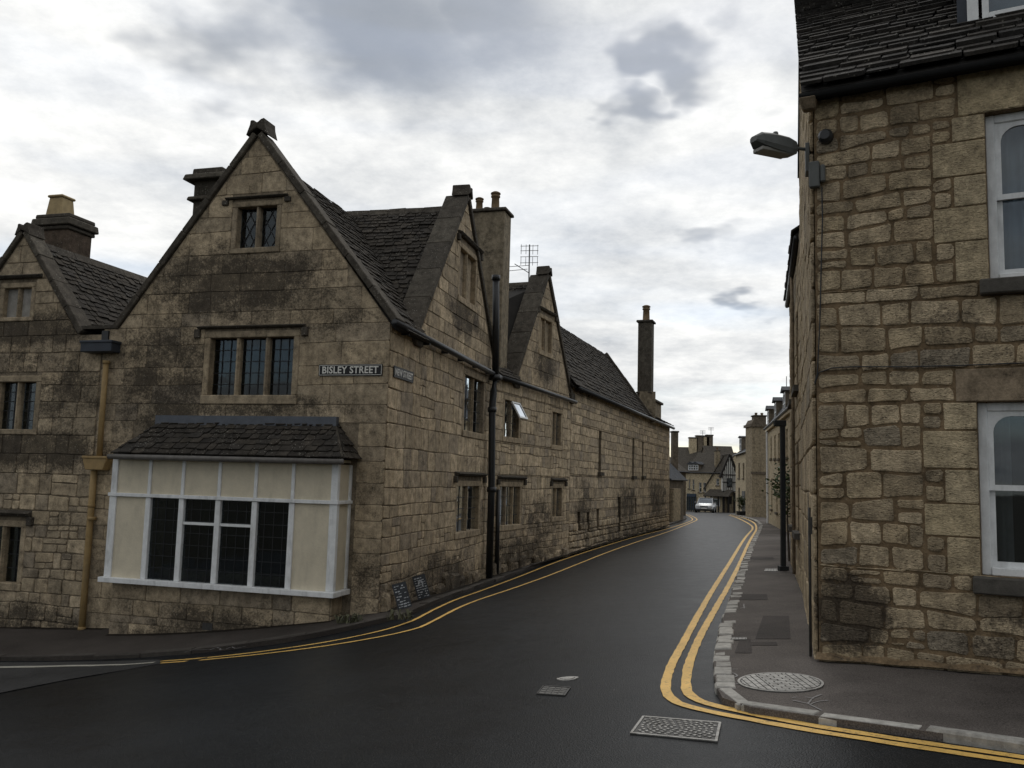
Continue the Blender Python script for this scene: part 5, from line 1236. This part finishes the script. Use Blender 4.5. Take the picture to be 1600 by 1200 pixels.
# ================================================================== second house of the right row
sh = empty('row_house', (RE[0], RE[1], 0), 'stone row house seen edge-on beyond the near right house', 'house')
rg = random.Random(61)
wins = [(.8, 1.7, 3.3, 4.6), (3.3, 4.2, 3.3, 4.6), (.9, 1.8, .9, 2.4), (3.4, 4.3, .9, 2.4)]
w3 = wall_mesh(R3, [[(.01, -.6), (5.4, -.6), (5.4, 5.62), (.01, 5.62)]], wins, .35, 'wall', M['mortar_r'], sh)
R3.box(5.05, 5.395, -.6, 5.6, -6, -.36).obj('wall', M['stone_r'], sh)
pc = Pieces('stone'); lay(pc, R3, layout(.02, 5.38, -.3, 5.6, wins, (.26, .4), (.4, .8), rg, wave=.015), rg, M['stone_r'], w3, .02, .02, .012, .006, .03); pc.finish()
for a, b, c, d in wins:
    mb = MB(); t = .07
    for q in ((a, a + t, c, d), (b - t, b, c, d), (a + t, b - t, d - t, d), (a + t, b - t, c, c + t), (a + t, b - t, (c + d) / 2 - .03, (c + d) / 2 + .03)): R3.box(*q, -.16, -.08, mb)
    wn = mb.obj('window', M['white'], sh); R3.box(a + t, b - t, c + t, d - t, -.125, -.12).obj('pane', M['glass'], wn); R3.box(a - .1, b + .1, c - .1, c, -.07, .1).obj('sill', M['sill_dark'], wn); interior(R3, a, b, c, d, -.352, wn)
rf = plane_sheet('roof', [R3.p(-.02, 5.6, .08), R3.p(5.45, 5.6, .08), R3.p(5.55, 8, -2.6), R3.p(-.05, 8, -2.6)], M['under'], sh)
sl = Pieces('slate'); B_ = unit(-R3.n * 2.85 + UP * 2.4); slates(sl, R3.p(-.02, 5.6, .08), R3.d, B_, [(0, 0), (5.45, 0), (5.45, 3.5), (0, 3.5)], .22, (.3, .55), .03, rg, M['slate_r'], rf); sl.finish()
MB().tube([R3.p(0, 5.56, .06), R3.p(5.4, 5.54, .06)], .05, 8).obj('gutter', M['black'], sh, True)
MB().tube([R3.p(2.5, 5.5, .06), R3.p(2.5, 4.8, .05), R3.p(2.5, .1, .05)], .03, 8).obj('downpipe', M['lintel'], sh, True)
GE = Wall(R3.p(5.2, 0, 0)[:2], -R3.n[:2], 1); GE.prism([(.02, 5.602), (5.2, 5.602), (2.6, 7.9)], -.15, .15).obj('gable_end', M['stone_r'], sh)
plane_sheet('roof', [R3.p(-.02, 5.6, -5.3), R3.p(5.45, 5.6, -5.3), R3.p(5.45, 8, -2.6), R3.p(-.02, 8, -2.6)], M['under'], sh)
# low garden wall and climber beyond
gv0, gv1 = RF + np.array([.05, .12]), np.array([9.3, 29.0]); GWL = Wall(gv0, gv1 - gv0, 1); gl = float(np.linalg.norm(gv1 - gv0))
gwt = empty('garden_wall', (gv0[0], gv0[1], gz(*gv0)), 'low stone garden wall behind the dark post on the right', 'wall')
w4 = wall_mesh(GWL, [[(0, -1), (gl, -1), (gl, 1.75), (0, 1.75)]], [], .35, 'wall', M['mortar_r'], gwt); rg = random.Random(71)
pc = Pieces('stone'); lay(pc, GWL, layout(.02, gl, -.5, 1.72, [], (.16, .26), (.25, .5), rg, wave=.02), rg, M['stone_r'], w4, .025, .025, .012, .01, .03)
pc.finish()
u = 0
while u < gl - .3: GWL.box(u + .005, min(u + .6, gl) - .005, 1.752, 1.85, -.4, .05).obj('coping_stone', M['coping'], gwt, bevel=.02); u += .6
def leaf_mat(name, c):
    m = NT(name); col = m.ramp(m.rnd(), [(0, tuple(x * .55 for x in c)), (.5, c), (1, (c[0] * 1.5, c[1] * 1.35, c[2] * 1.1))]); return m.done(col, .6, .3)
M['leaf'] = leaf_mat('leaf', (.05, .075, .025)); M['bark'] = plain_mat('bark', (.07, .055, .04), .95, .3, 12, .5)
def leaves(name, c, rad, n, size, seed, parent, m, gaps=.35):
    rr = random.Random(seed); mb = MB(); cl = [np.array([rr.gauss(0, .5), rr.gauss(0, .5), rr.gauss(0, .5)]) for _ in range(9)]
    for _ in range(n):
        k = rr.choice(cl); q = k + np.array([rr.gauss(0, gaps), rr.gauss(0, gaps), rr.gauss(0, gaps)]); p = np.array(c) + q * np.array(rad)
        a = unit([rr.gauss(0, 1), rr.gauss(0, 1), rr.gauss(0, .6)]); b = unit(np.cross(a, [rr.gauss(0, 1), rr.gauss(0, 1), 1])); s = size * rr.uniform(.6, 1.3)
        mb.add([p - a * s, p + b * s * .45, p + a * s, p - b * s * .45], [(0, 1, 2, 3)])
    return mb.obj(name, m, parent)
g = GWL.p(1.6, 1.9, 0); sb_ = empty('climbing_shrub', (g[0], g[1], gz(g[0], g[1])), 'leafy green climber spilling over the garden wall behind the dark post', 'shrub')
leaves('foliage', g + np.array([-.15, 0, -.2]), (.32, .9, .55), 900, .055, 4, sb_, M['leaf']); mb = MB()
for k in range(4): mb.tube([GWL.p(1.2 + k * .3, -.1, .06), GWL.p(1.3 + k * .25, .9, .1), GWL.p(1.4 + k * .2, 1.8, .08)], [.025, .02, .01], 5)
mb.obj('stem', M['bark'], sb_)
# dark post on the pavement
g = gpix(1224, 889, .085); pz = gz(*g) + .085; po = empty('dark_post', (g[0], g[1], pz), 'tall dark square post on the pavement with a short bent top', 'post')
M['postdark'] = plain_mat('post_dark_grey', (.028, .03, .032), .6, .2, 10, .1)
def bxw(mb, x0, x1, y0, y1, z0, z1): return mb.hexa([(x, y, z) for z in (z0, z1) for x, y in ((x0, y0), (x1, y0), (x1, y1), (x0, y1))])
bxw(MB(), g[0] - .045, g[0] + .045, g[1] - .045, g[1] + .045, pz - .05, 2.92).obj('shaft', M['postdark'], po, bevel=.008); bxw(MB(), g[0] - .17, g[0] + .062, g[1] - .055, g[1] + .055, 2.84, 2.96).obj('head', M['postdark'], po, bevel=.01); bxw(MB(), g[0] - .09, g[0] + .09, g[1] - .08, g[1] + .08, pz - .05, pz + .06).obj('base', M['postdark'], po, bevel=.01)
#@@PART6
# ================================================================== houses at the far end of the street
M['far_stone'] = stone_mat('far_stone', [(.36, .29, .19), (.33, .27, .185)], (), streak=.35, grain=.4, general=.02, speck=.0)
M['far_cream'] = stone_mat('far_cream_stone', [(.52, .43, .29), (.49, .405, .275)], (), streak=.2, grain=.3, general=-.1, speck=.0)
M['far_dark'] = stone_mat('far_sooty_stone', [(.17, .14, .105), (.15, .125, .095)], (), streak=.5, grain=.4, general=.04, speck=.0)
M['far_roof'] = stone_mat('far_stone_roof', [(.085, .075, .062), (.075, .066, .055)], (), streak=.3, grain=.8, general=.02, speck=.3)
M['far_slate'] = stone_mat('far_blue_slate', [(.075, .08, .088), (.07, .073, .08)], (), streak=.25, grain=.5, general=0, speck=.2)
M['timber'] = plain_mat('black_timber', (.018, .015, .013), .8, .2, 8, .2)
M['limewhite'] = plain_mat('white_infill', (.78, .76, .70), .9, .08, 4, .1, dirt=.2)
M['shopblue'] = plain_mat('shop_front_blue', (.035, .05, .075), .5, .15, 5, 0)

def fwin(w, parent, u0, u1, z0, z1, frame, bars=1, sill=True, deep=.1):
    """window set in a real recess: frame, panes, sill"""
    mb = MB(); t = min(.07, (u1 - u0) * .14)
    for q in ((u0, u0 + t, z0, z1), (u1 - t, u1, z0, z1), (u0 + t, u1 - t, z1 - t, z1), (u0 + t, u1 - t, z0, z0 + t)): w.box(*q, -deep - .05, -deep + .02, mb)
    if bars: w.box(u0 + t, u1 - t, (z0 + z1) / 2 - t * .4, (z0 + z1) / 2 + t * .4, -deep - .04, -deep + .015, mb)
    if bars > 1: w.box((u0 + u1) / 2 - t * .35, (u0 + u1) / 2 + t * .35, z0 + t, z1 - t, -deep - .04, -deep + .012, mb)
    o = mb.obj('window', frame, parent); w.box(u0 + t, u1 - t, z0 + t, z1 - t, -deep - .02, -deep - .014).obj('pane', M['glass'], o)
    if sill: w.box(u0 - .08, u1 + .08, z0 - .12, z0 - .005, -.04, .08).obj('sill', M['far_dark'], o)
    interior(w, u0, u1, z0, z1, -.362, o, .6); return (u0, u1, z0, z1)

def house(name, label, p0, p1, back, zb, ze, zr, mode, mw, mr, wins=(), frame=None, over=.15, cat='house', side=None):
    """p0-p1 line of the front seen from us (left to right); mode side = ridge along the front, gable = gable to the front"""
    p0, p1 = np.array(p0, float)[:2], np.array(p1, float)[:2]; d = p1 - p0; L = float(np.linalg.norm(d)); w = Wall(p0, d, -1)
    t = empty(name, (p0[0], p0[1], zb), label, cat); frame = frame or M['white']
    hl_ = [fwin(w, t, *q[:4], q[4] if len(q) > 4 and q[4] else frame, q[5] if len(q) > 5 else 1) for q in wins]
    pcs = [[(0, zb - .5), (L, zb - .5), (L, ze), (0, ze)]]
    if mode == 'gable': pcs.append([(0, ze), (L, ze), (L / 2, zr)])
    wall_mesh(w, pcs, hl_, .36, 'wall', mw, t)
    for u in (0, L):
        s = .003 if u == 0 else -.003
        if mode == 'side': 
            SW = Wall(w.p(u + s, 0, -.361)[:2], -w.n[:2], 1); bl = back - .36
            SW.prism([(0, zb - .5), (bl, zb - .5), (bl, ze), (back / 2 - .36, zr), (0, ze + (zr - ze) * .36 / (back / 2))], -.15 if u == 0 else 0, 0 if u == 0 else .15).obj('wall', mw, t)
        else: w.box(*((s, .2) if u == 0 else (L - .2, L + s)), zb - .5, ze, -back, -.361).obj('wall', mw, t)
    if mode == 'side':
        k = (zr - ze) / (back / 2); e = ze - k * over
        rf_ = plane_sheet('roof', [w.p(-.1, e + .06, over), w.p(L + .1, e + .06, over), w.p(L + .1, zr + .06, -back / 2), w.p(-.1, zr + .06, -back / 2)], mr, t, .09)
        plane_sheet('roof', [w.p(-.1, ze + .06, -back), w.p(L + .1, ze + .06, -back), w.p(L + .1, zr + .06, -back / 2), w.p(-.1, zr + .06, -back / 2)], mr, t, .09)
        MB().tube([w.p(-.08, e + .0, over + .05), w.p(L + .08, e + .0, over + .05)], .06, 6).obj('gutter', M['black'], t)
    else:
        k = (zr - ze) / (L / 2); e = ze - k * over
        rf_ = plane_sheet('roof', [w.p(-over, e + .06, .12), w.p(-over, e + .06, -back), w.p(L / 2, zr + .06, -back), w.p(L / 2, zr + .06, .12)], mr, t, .1)
        plane_sheet('roof', [w.p(L + over, e + .06, .12), w.p(L + over, e + .06, -back), w.p(L / 2, zr + .06, -back), w.p(L / 2, zr + .06, .12)], mr, t, .1)
    return t, w, rf_
def dormer(w, parent, u0, u1, z0, z1, wf, back, mr, roof_up=.35, frame=None):
    """small gabled or flat dormer: cheeks, window, roof"""
    D = w.off(wf); mb = MB(); D.box(u0, u0 + .08, z0, z1, -back, 0, mb); D.box(u1 - .08, u1, z0, z1, -back, 0, mb); D.box(u0 + .08, u1 - .08, z0, z0 + .06, -.2, .02, mb); D.box(u0 + .08, u1 - .08, z1 - .06, z1, -back, 0, mb)
    dm_ = mb.obj('dormer', M['far_dark'], parent); m_ = (u0 + u1) / 2; mb = MB()
    for q in ((u0 + .08, u0 + .15, z0 + .06, z1 - .06), (u1 - .15, u1 - .08, z0 + .06, z1 - .06), (m_ - .025, m_ + .025, z0 + .06, z1 - .06), (u0 + .15, u1 - .15, (z0 + z1) / 2 - .025, (z0 + z1) / 2 + .025), (u0 + .15, u1 - .15, z1 - .13, z1 - .06), (u0 + .15, u1 - .15, z0 + .06, z0 + .13)): D.box(*q, -.08, .01, mb)
    mb.obj('window_frame', frame or M['white'], dm_); D.box(u0 + .12, u1 - .12, z0 + .1, z1 - .1, -.05, -.045).obj('pane', M['glass'], dm_); D.box(u0 + .09, u1 - .09, z0, z1 - .07, -.5, -.4).obj('interior', M['room'], dm_)
    D.prism([(u0 - .12, z1 + .001), (u1 + .12, z1 + .001), (m_, z1 + roof_up)], -back, .12).obj('dormer_roof', mr, dm_)

# stone house with dormers on the right, lining the bend
D0 = np.array([11.75, 37.6]); DW = Wall(D0, (.214, .977), 1)
def dq(x0, y0, x1, y1):
    a, z1 = DW.uz(x0, y0); b, z0 = DW.uz(x1, y1); return min(a, b), max(a, b), z0, z1
dh = empty('dormer_house', (D0[0], D0[1], gz(*D0)), 'cream stone house with three white dormers on the right before the bend', 'house')
ue = DW.uz(1199, 700)[0]; ez = DW.uz(1212, 660)[1]
dwins = []
for x0, x1, y0, y1 in ((1204, 1206, 683, 716), (1210, 1212, 680, 716), (1216, 1218, 677, 716), (1205, 1207, 748, 795), (1213, 1215, 748, 800), (1228, 1231, 670, 714)):
    a, b, c, d = dq(x0, y0, x1, y1); c, d = DW.uz((x0 + x1) / 2, y1)[1], DW.uz((x0 + x1) / 2, y0)[1]; m_ = (a + b) / 2; dwins.append(fwin(DW, dh, m_ - .45, m_ + .45, c, d, M['white'], 2))
wall_mesh(DW, [[(-4, -1.2), (ue, -1.2), (ue, ez), (-4, ez)]], dwins, .36, 'wall', M['far_cream'], dh)
DW.box(ue - .3, ue - .004, -1.2, ez, -6, -.361).obj('wall', M['far_cream'], dh)
rtop = DW.uz(1215, 625, -1.6)[1]
plane_sheet('roof', [DW.p(-4, ez, .1), DW.p(ue, ez, .1), DW.p(ue, rtop, -1.8), DW.p(-4, rtop, -1.8)], M['far_slate'], dh, .1)
plane_sheet('roof', [DW.p(-4, ez, -5), DW.p(ue, ez, -5), DW.p(ue, rtop, -1.8), DW.p(-4, rtop, -1.8)], M['far_slate'], dh, .1)
DW.box(-4, ue, ez - .18, ez - .02, .002, .14).obj('cornice', M['far_cream'], dh); MB().tube([DW.p(-4, ez, .16), DW.p(ue, ez, .16)], .06, 6).obj('gutter', M['black'], dh)
for x in (1203, 1214.5, 1229):
    u = DW.uz(x, 650, -.3)[0]; dormer(DW, dh, u - .65, u + .65, ez + .15, ez + 1.25, -.2, 2.0, M['far_slate'], .25)
MB().tube([at(1229, 612, 44), at(1229, 588, 44)], .02, 5).obj('aerial_mast', M['metal'], dh)
mb = MB(); mb.tube([DW.p(ue - 1.2, ez, .1), DW.p(ue - 1.2, -.4, .08)], .06, 6).obj('downpipe', M['white'], dh)
# sooty chimney breast standing forward at the end of that house
pr0, pr1 = at(1175, 700, 59)[:2], at(1197.5, 700, 59)[:2]
br_ = empty('stone_tower', (pr0[0], pr0[1], gz(*pr0)), 'dark stone chimney tower standing forward beside the cream house', 'tower'); PW = Wall(pr0, pr1 - pr0, -1); Lp = float(np.linalg.norm(pr1 - pr0)); zt_ = at(1185, 667, 59)[2]
PW.box(0, Lp, -1.2, zt_, -1.6, 0).obj('shaft', M['far_stone'], br_); PW.box(-.12, Lp + .12, zt_ + .002, zt_ + .18, -1.7, .12).obj('cornice', M['far_dark'], br_); PW.box(-.05, Lp + .04, 2.45, 2.6, -.1, .06).obj('string_course', M['far_dark'], br_)
PW.prism([(-.05, zt_ + .182), (Lp * .55, zt_ + .182), (Lp * .4, zt_ + .42), (.12, zt_ + .5)], -1.5, .05).obj('cap', M['far_dark'], br_)
chimney(br_, PW.p(Lp * .75, 0, -.9), PW.d, .8, .7, zt_, zt_ + .75, M['far_dark'], ((.06, .1, 0),), ((-.2, .2, .1, M['pot'], 0), (.2, .2, .1, M['pot'], 0)))
# cream house left of it
c0, c1 = at(1149.5, 700, 78)[:2], at(1179, 700, 64)[:2]; zE = at(1150, 710, 78)[2]; zB = gz(*c0)
CWt = Wall(c0, c1 - c0, -1); cw_ = lambda x0, x1, y0, y1: (CWt.uz(x0, y0)[0], CWt.uz(x1, y0)[0], CWt.uz(x0, y1)[1], CWt.uz(x0, y0)[1])
t, w, rf_ = house('cream_house', 'cream stone house with two slate dormers and clipped bushes at its door', c0, c1, 6, zB, zE, zE + 2.2, 'side', M['far_cream'], M['far_slate'],
    [(*cw_(1153.5, 1156, 724, 747),), (*cw_(1160.5, 1163, 724, 747),), (*cw_(1168, 1171, 723, 750),), (*cw_(1153.5, 1156, 762, 788),), (*cw_(1168, 1171, 762, 800),)], M['sill_dark'])
for x in (1154.5, 1169.5):
    u = CWt.uz(x, 695)[0]; dormer(CWt, t, u - .9, u + .9, zE + .15, zE + 1.35, -.12, 2.2, M['far_slate'], .15)
u0, u1, z0, z1 = cw_(1160, 1164.5, 767, 800); CWt.box(u0, u1, zB - .1, z1, .002, .05).obj('door', M['iron_dark'], t)
for k, x in enumerate((1155, 1161)):
    g = at(x, 795, 69.0); g[2] = gz(g[0], g[1]); bt_ = empty('clipped_bush', g, ('left' if k == 0 else 'right') + ' one of two dark clipped bushes by the cream house door', 'bush', 'bushes at the cream house door')
    leaves('foliage', g + np.array([0, 0, 1.0]), (.28, .28, .42), 420, .06, 20 + k, bt_, M['leaf'], .3); MB().tube([g, g + np.array([0, 0, .8])], .04, 6).obj('stem', M['bark'], bt_); MB().lathe(tuple(g), [(.18, 0), (.25, .35), (.22, .36)], 10).obj('planter', M['iron_dark'], bt_)

# half-timbered house, jettied gable
h0, h1_ = at(1129, 760, 93)[:2], at(1150.5, 760, 93)[:2]; HW = Wall(h0, h1_ - h0, -1); Lh = float(np.linalg.norm(h1_ - h0)); gB = gz(*h0)
zj, za, zk = HW.uz(1139, 768)[1], HW.uz(1140, 712)[1], HW.uz(1139, 742)[1]
ht = empty('half_timbered_house', (h0[0], h0[1], gB), 'black and white half-timbered gabled house facing down the street', 'house')
HW.prism([(0, zj), (Lh, zj), (Lh, zk), (Lh / 2, za), (0, zk)], -5, 0).obj('infill', M['limewhite'], ht)
HW.box(.1, Lh - .1, gB - .4, zj - .002, -5, -.35).obj('wall', M['far_stone'], ht)
n = 8
for k in range(n):
    u = .06 + (Lh - .12) * k / (n - 1); zz = zk + (za - zk) * (1 - abs(u - Lh / 2) / (Lh / 2)); tw = .032
    if abs(u - Lh / 2) > .4 or True: HW.box(u - tw, u + tw, zj, zz - .05, .002, .06).obj('stud', M['timber'], ht)
for z in (zj, (zj + zk) / 2 + .1, zk):
    HW.box(-.03, Lh + .03, z - .05, z + .05, .003, .075).obj('rail', M['timber'], ht)
HW.box(Lh / 2 - .32, Lh / 2 + .32, zj + .45, zk - .35, .01, .09).obj('window', M['timber'], ht); HW.box(Lh / 2 - .26, Lh / 2 + .26, zj + .51, zk - .41, .091, .096).obj('pane', M['glass'], ht)
for s in (0, 1):
    a = (-.25, zk - .35) if s == 0 else (Lh + .25, zk - .35); coping_run(ht, HW, a, (Lh / 2, za + .05), -.1, .22, .14, 1, M['timber'])
    plane_sheet('roof', [HW.p(a[0], a[1] + .1, .1), HW.p(a[0], a[1] + .1, -5), HW.p(Lh / 2, za + .2, -5), HW.p(Lh / 2, za + .2, .1)], M['far_roof'], ht, .1)
for u in (.15, Lh * .45, Lh - .15): HW.box(u - .1, u + .1, gB - .1, zj - .1, -.25, -.05).obj('post', M['timber'], ht)
HW.box(Lh * .5, Lh - .4, gB + .9, zj - .5, -.36, -.3).obj('window', M['timber'], ht)
chimney(ht, HW.p(-.1, 0, -2), HW.d, .5, .6, zk, za + .5, M['far_stone'], ((.06, .1, 0),), ((0, .4, .12, M['pot'], 0),))

# low stone house left of it with a shop front and porch roof
l0, l1 = at(1071, 760, 97)[:2], at(1128.5, 760, 93.5)[:2]; LWt = Wall(l0, l1 - l0, -1); ll = lambda x0, x1, y0, y1: (LWt.uz(x0, y0)[0], LWt.uz(x1, y0)[0], LWt.uz(x0, y1)[1], LWt.uz(x0, y0)[1])
zE = LWt.uz(1095, 737)[1]; gB = gz(*l0); zR = LWt.uz(1110, 708, -2.5)[1]
t, w, rf_ = house('shop_house', 'pale stone house with a blue shop front and stone slate roof behind the parked car', l0, l1, 5, gB, zE, zR, 'side', M['far_cream'], M['far_roof'],
    [ll(1076, 1078.5, 749, 763), ll(1082, 1085, 749, 765), ll(1092, 1096, 754, 769), ll(1099, 1103, 754, 769), ll(1119, 1123.5, 748, 758)], M['white'])
for x in (1079, 1086.5):
    u = LWt.uz(x, 735)[0]; dormer(LWt, t, u - .42, u + .42, zE + .08, zE + .8, -.05, 1.6, M['far_slate'], .3)
a, b, c, d = ll(1074, 1088, 771, 797); sf = LWt.box(a, b, d - .35, d, .003, .14).obj('shop_fascia', M['shopblue'], t); LWt.box(a, b, c, d - .352, .002, .05).obj('shop_window', M['glass'], t)
for k in range(5): u = a + (b - a) * k / 4; LWt.box(u - .04, u + .04, gB, d - .353, .051, .10).obj('shop_mullion', M['shopblue'], t)
a, b, c, d = ll(1106, 1129, 764, 773); plane_sheet('porch_roof', [LWt.p(a, c - .1, .9), LWt.p(b + 1.3, c - .1, .9), LWt.p(b + 1.3, d, .05), LWt.p(a + .3, d, .05)], M['far_roof'], t, .08)
for u in (a + .2, (a + b) / 2, b): LWt.box(u - .06, u + .06, gB, c - .15, .7, .82).obj('porch_post', M['timber'], t)
LWt.box(a + .4, b - .3, gB + .7, c - .4, .003, .06).obj('window', M['white'], t); LWt.box(a + .5, b - .4, gB + .8, c - .5, .061, .066).obj('pane', M['glass'], t)
coping_run(t, LWt, (LWt.uz(1101, 765)[0], LWt.uz(1101, 765)[1]), (LWt.uz(1133, 712)[0], LWt.uz(1133, 712)[1]), .05, .2, .1, 1, M['far_roof'])
# broad roofs behind with their chimneys
b0, b1 = at(1048, 720, 108)[:2], at(1118, 720, 106)[:2]; zE = at(1080, 742, 107)[2]; zR = at(1085, 699, 110)[2]
t, w, rf_ = house('back_house', 'broad stone slate roof with a row of chimneys rising behind the shop house', b0, b1, 8, -1.5, zE, zR, 'side', M['far_stone'], M['far_roof'])
for x, ytop, wd_, m_ in ((1083, 685, 1.0, 'far_cream'), (1093, 682, .9, 'far_dark'), (1102, 683, .8, 'far_cream'), (1108, 681, .8, 'far_dark')):
    q = at(x, 690, 110.5); chimney(t, q, (1, 0), wd_, .8, zR - 1, at(x, ytop, 110.5)[2], M[m_], ((.08, .14, 0),), ())
for x, yt in ((1098, 673), (1111, 668)):
    mb = MB(); p0_, p1_ = at(x, 683, 110), at(x, yt, 110); mb.tube([p0_, p1_], .03, 5)
    for k in range(3): z = p1_[2] - .15 * k; mb.tube([(p1_[0] - .35, 110, z), (p1_[0] + .35, 110, z)], .02, 4)
    mb.obj('aerial', M['metal'], t)
b0, b1 = at(1108, 720, 102)[:2], at(1152, 720, 102)[:2]; zE = at(1120, 730, 102)[2]; zR = at(1120, 697, 104)[2]
house('ridge_house', 'dull brown roof and chimney peeping between shop house and half-timbered gable', b0, b1, 6, -1.4, zE, zR, 'side', M['far_dark'], M['far_roof'])
# low outbuilding just past the hall
o0, o1 = at(1043, 770, 50)[:2], at(1068, 770, 53)[:2]; OW = Wall(o0, o1 - o0, -1); zE = OW.uz(1058, 746)[1]
t, w, rf_ = house('outbuilding', 'dark lean-to outbuilding with a blue slate roof just past the long hall', o0, o1, 5, -.7, zE, OW.uz(1050, 690, -2)[1], 'side', M['far_dark'], M['far_slate'])
chimney(t, at(1054, 690, 54.5), (1, .1), .34, .5, 2, at(1054, 676, 54.5)[2], M['far_dark'], ((.05, .1, 0),), ())
OW.box(OW.uz(1046, 780)[0], OW.uz(1057, 780)[0], -.8, OW.uz(1050, 763)[1], .003, .25).obj('buttress', M['far_stone'], t, bevel=.03)
# tall gable roof right behind the hall, seen over the outbuilding
b0, b1 = at(1036, 720, 66)[:2], at(1072, 720, 68)[:2]
house('gable_roof_house', 'dark steep roof rising behind the outbuilding past the hall', b0, b1, 6, -.8, at(1058, 735, 67)[2], at(1058, 697, 69)[2], 'side', M['far_dark'], M['far_roof'])

# ================================================================== silver car
g = at(1103, 801.5, 86); gx, gy = g[0], g[1]; cz_ = gz(gx, gy)
car = empty('car', (gx, gy, cz_), 'silver saloon car facing us at the far end of the street', 'car')
M['silver'] = plain_mat('silver_car_paint', (.30, .305, .31), .3, .03, 3, 0, .6, .55); M['carglass'] = glass_mat('car_glass', (.25, .28, .3), 1.4); M['tyre'] = plain_mat('tyre_rubber', (.02, .02, .02), .8, .1, 10, .1); M['rim'] = plain_mat('alloy_rim', (.4, .4, .4), .35, .1, 10, 0, .5, .8)
M['headl'] = plain_mat('headlamp_glass', (.65, .67, .68), .15, .05, 10, 0, .7); M['plate'] = plain_mat('number_plate', (.75, .74, .70), .5, .02, 10, 0); M['trim'] = plain_mat('black_trim', (.02, .02, .022), .5, .1, 10, 0)
CA = unit(np.array([-gx, -gy, 0]) + np.array([-8., 0, 0])); CB = np.array([-CA[1], CA[0], 0])      # CA: nose towards us, a little to our left
C_ = lambda l, s, h: np.array([gx, gy, cz_ - .0]) + CA * l + CB * s + UP * h
st = [(2.1, .66, .30, .52), (2.02, .78, .22, .66), (1.6, .86, .2, .80), (1.0, .88, .2, .90), (.75, .88, .2, .93), (-1.5, .88, .2, .95), (-2.0, .82, .25, .96), (-2.12, .72, .32, .85)]
v = []; f = []
for l, hw2, lo, hi in st: v += [C_(l, s * hw2, h) for s, h in ((-.9, lo), (-1, (lo + hi) / 2 - .05), (-.97, hi - .1), (-.82, hi), (.82, hi), (.97, hi - .1), (1, (lo + hi) / 2 - .05), (.9, lo))]
for i in range(len(st) - 1): f += [(i * 8 + k, i * 8 + (k + 1) % 8, (i + 1) * 8 + (k + 1) % 8, (i + 1) * 8 + k) for k in range(8)]
f += [tuple(range(8))[::-1], tuple(range((len(st) - 1) * 8, len(st) * 8))]
cbody = mesh('body', v, f, M['silver'], car, True)
gh_ = [(.95, .74, .90), (.25, .60, 1.38), (-.9, .58, 1.41), (-1.65, .72, .95)]
v = [C_(l, s * hw2, h) for l, hw2, h in gh_ for s in (-1, 1)]
mesh('windscreen', [v[0], v[1], v[3], v[2]], [(0, 1, 2, 3)], M['carglass'], car); mesh('roof', [v[2], v[3], v[5], v[4]], [(0, 1, 2, 3)], M['silver'], car); mesh('rear_window', [v[4], v[5], v[7], v[6]], [(0, 1, 2, 3)], M['carglass'], car)
for s in (0, 1): mesh('side_window', [v[s], v[2 + s], v[4 + s], v[6 + s]], [(0, 1, 2, 3)], M['carglass'], car)
mb = MB()
for a, b in ((0, 2), (1, 3), (4, 6), (5, 7), (2, 4), (3, 5), (2, 3)): mb.tube([v[a], v[b]], .04, 5)
mb.obj('pillars', M['silver'], car); mesh('cabin', [C_(.6, -.6, .9), C_(.6, .6, .9), C_(-1.3, .6, .9), C_(-1.3, -.6, .9), C_(.2, -.5, 1.2), C_(.2, .5, 1.2), C_(-1, .5, 1.2), C_(-1, -.5, 1.2)], [(4, 5, 6, 7), (0, 1, 5, 4), (1, 2, 6, 5), (2, 3, 7, 6), (3, 0, 4, 7)], M['trim'], car)
def cbox(l0, l1, s0, s1, h0, h1, nm, m): return MB().hexa([C_(l, s, h) for h in (h0, h1) for l, s in ((l0, s0), (l1, s0), (l1, s1), (l0, s1))]).obj(nm, m, car, bevel=.015)
for s in (-1, 1):
    cbox(1.95, 2.09, s * .74, s * .42, .56, .70, 'headlight', M['headl']); cbox(.55, .72, s * .88, s * 1.02, .92, 1.05, 'wing_mirror', M['silver'])
    for l in (1.35, -1.35):
        c_ = C_(l, s * .8, .31); rr_ = lambda r_, o_: [c_ + CA * r_ * math.cos(a) + UP * r_ * math.sin(a) + CB * s * o_ for a in np.linspace(0, 6.2832, 17)[:-1]]
        vv = rr_(.31, -.1) + rr_(.31, .1) + rr_(.19, .105); wh = mesh('wheel', vv, [(i, (i + 1) % 16, 16 + (i + 1) % 16, 16 + i) for i in range(16)] + [(16 + i, 16 + (i + 1) % 16, 32 + (i + 1) % 16, 32 + i) for i in range(16)] + [tuple(range(16))], M['tyre'], car); mesh('rim', rr_(.19, .104), [tuple(range(16))], M['rim'], wh)
cbox(2.06, 2.13, -.36, .36, .56, .67, 'grille', M['trim']); cbox(2.0, 2.16, -.80, .80, .30, .36, 'bumper_trim', M['trim']); cbox(2.1, 2.165, -.26, .26, .40, .51, 'number_plate', M['plate'])
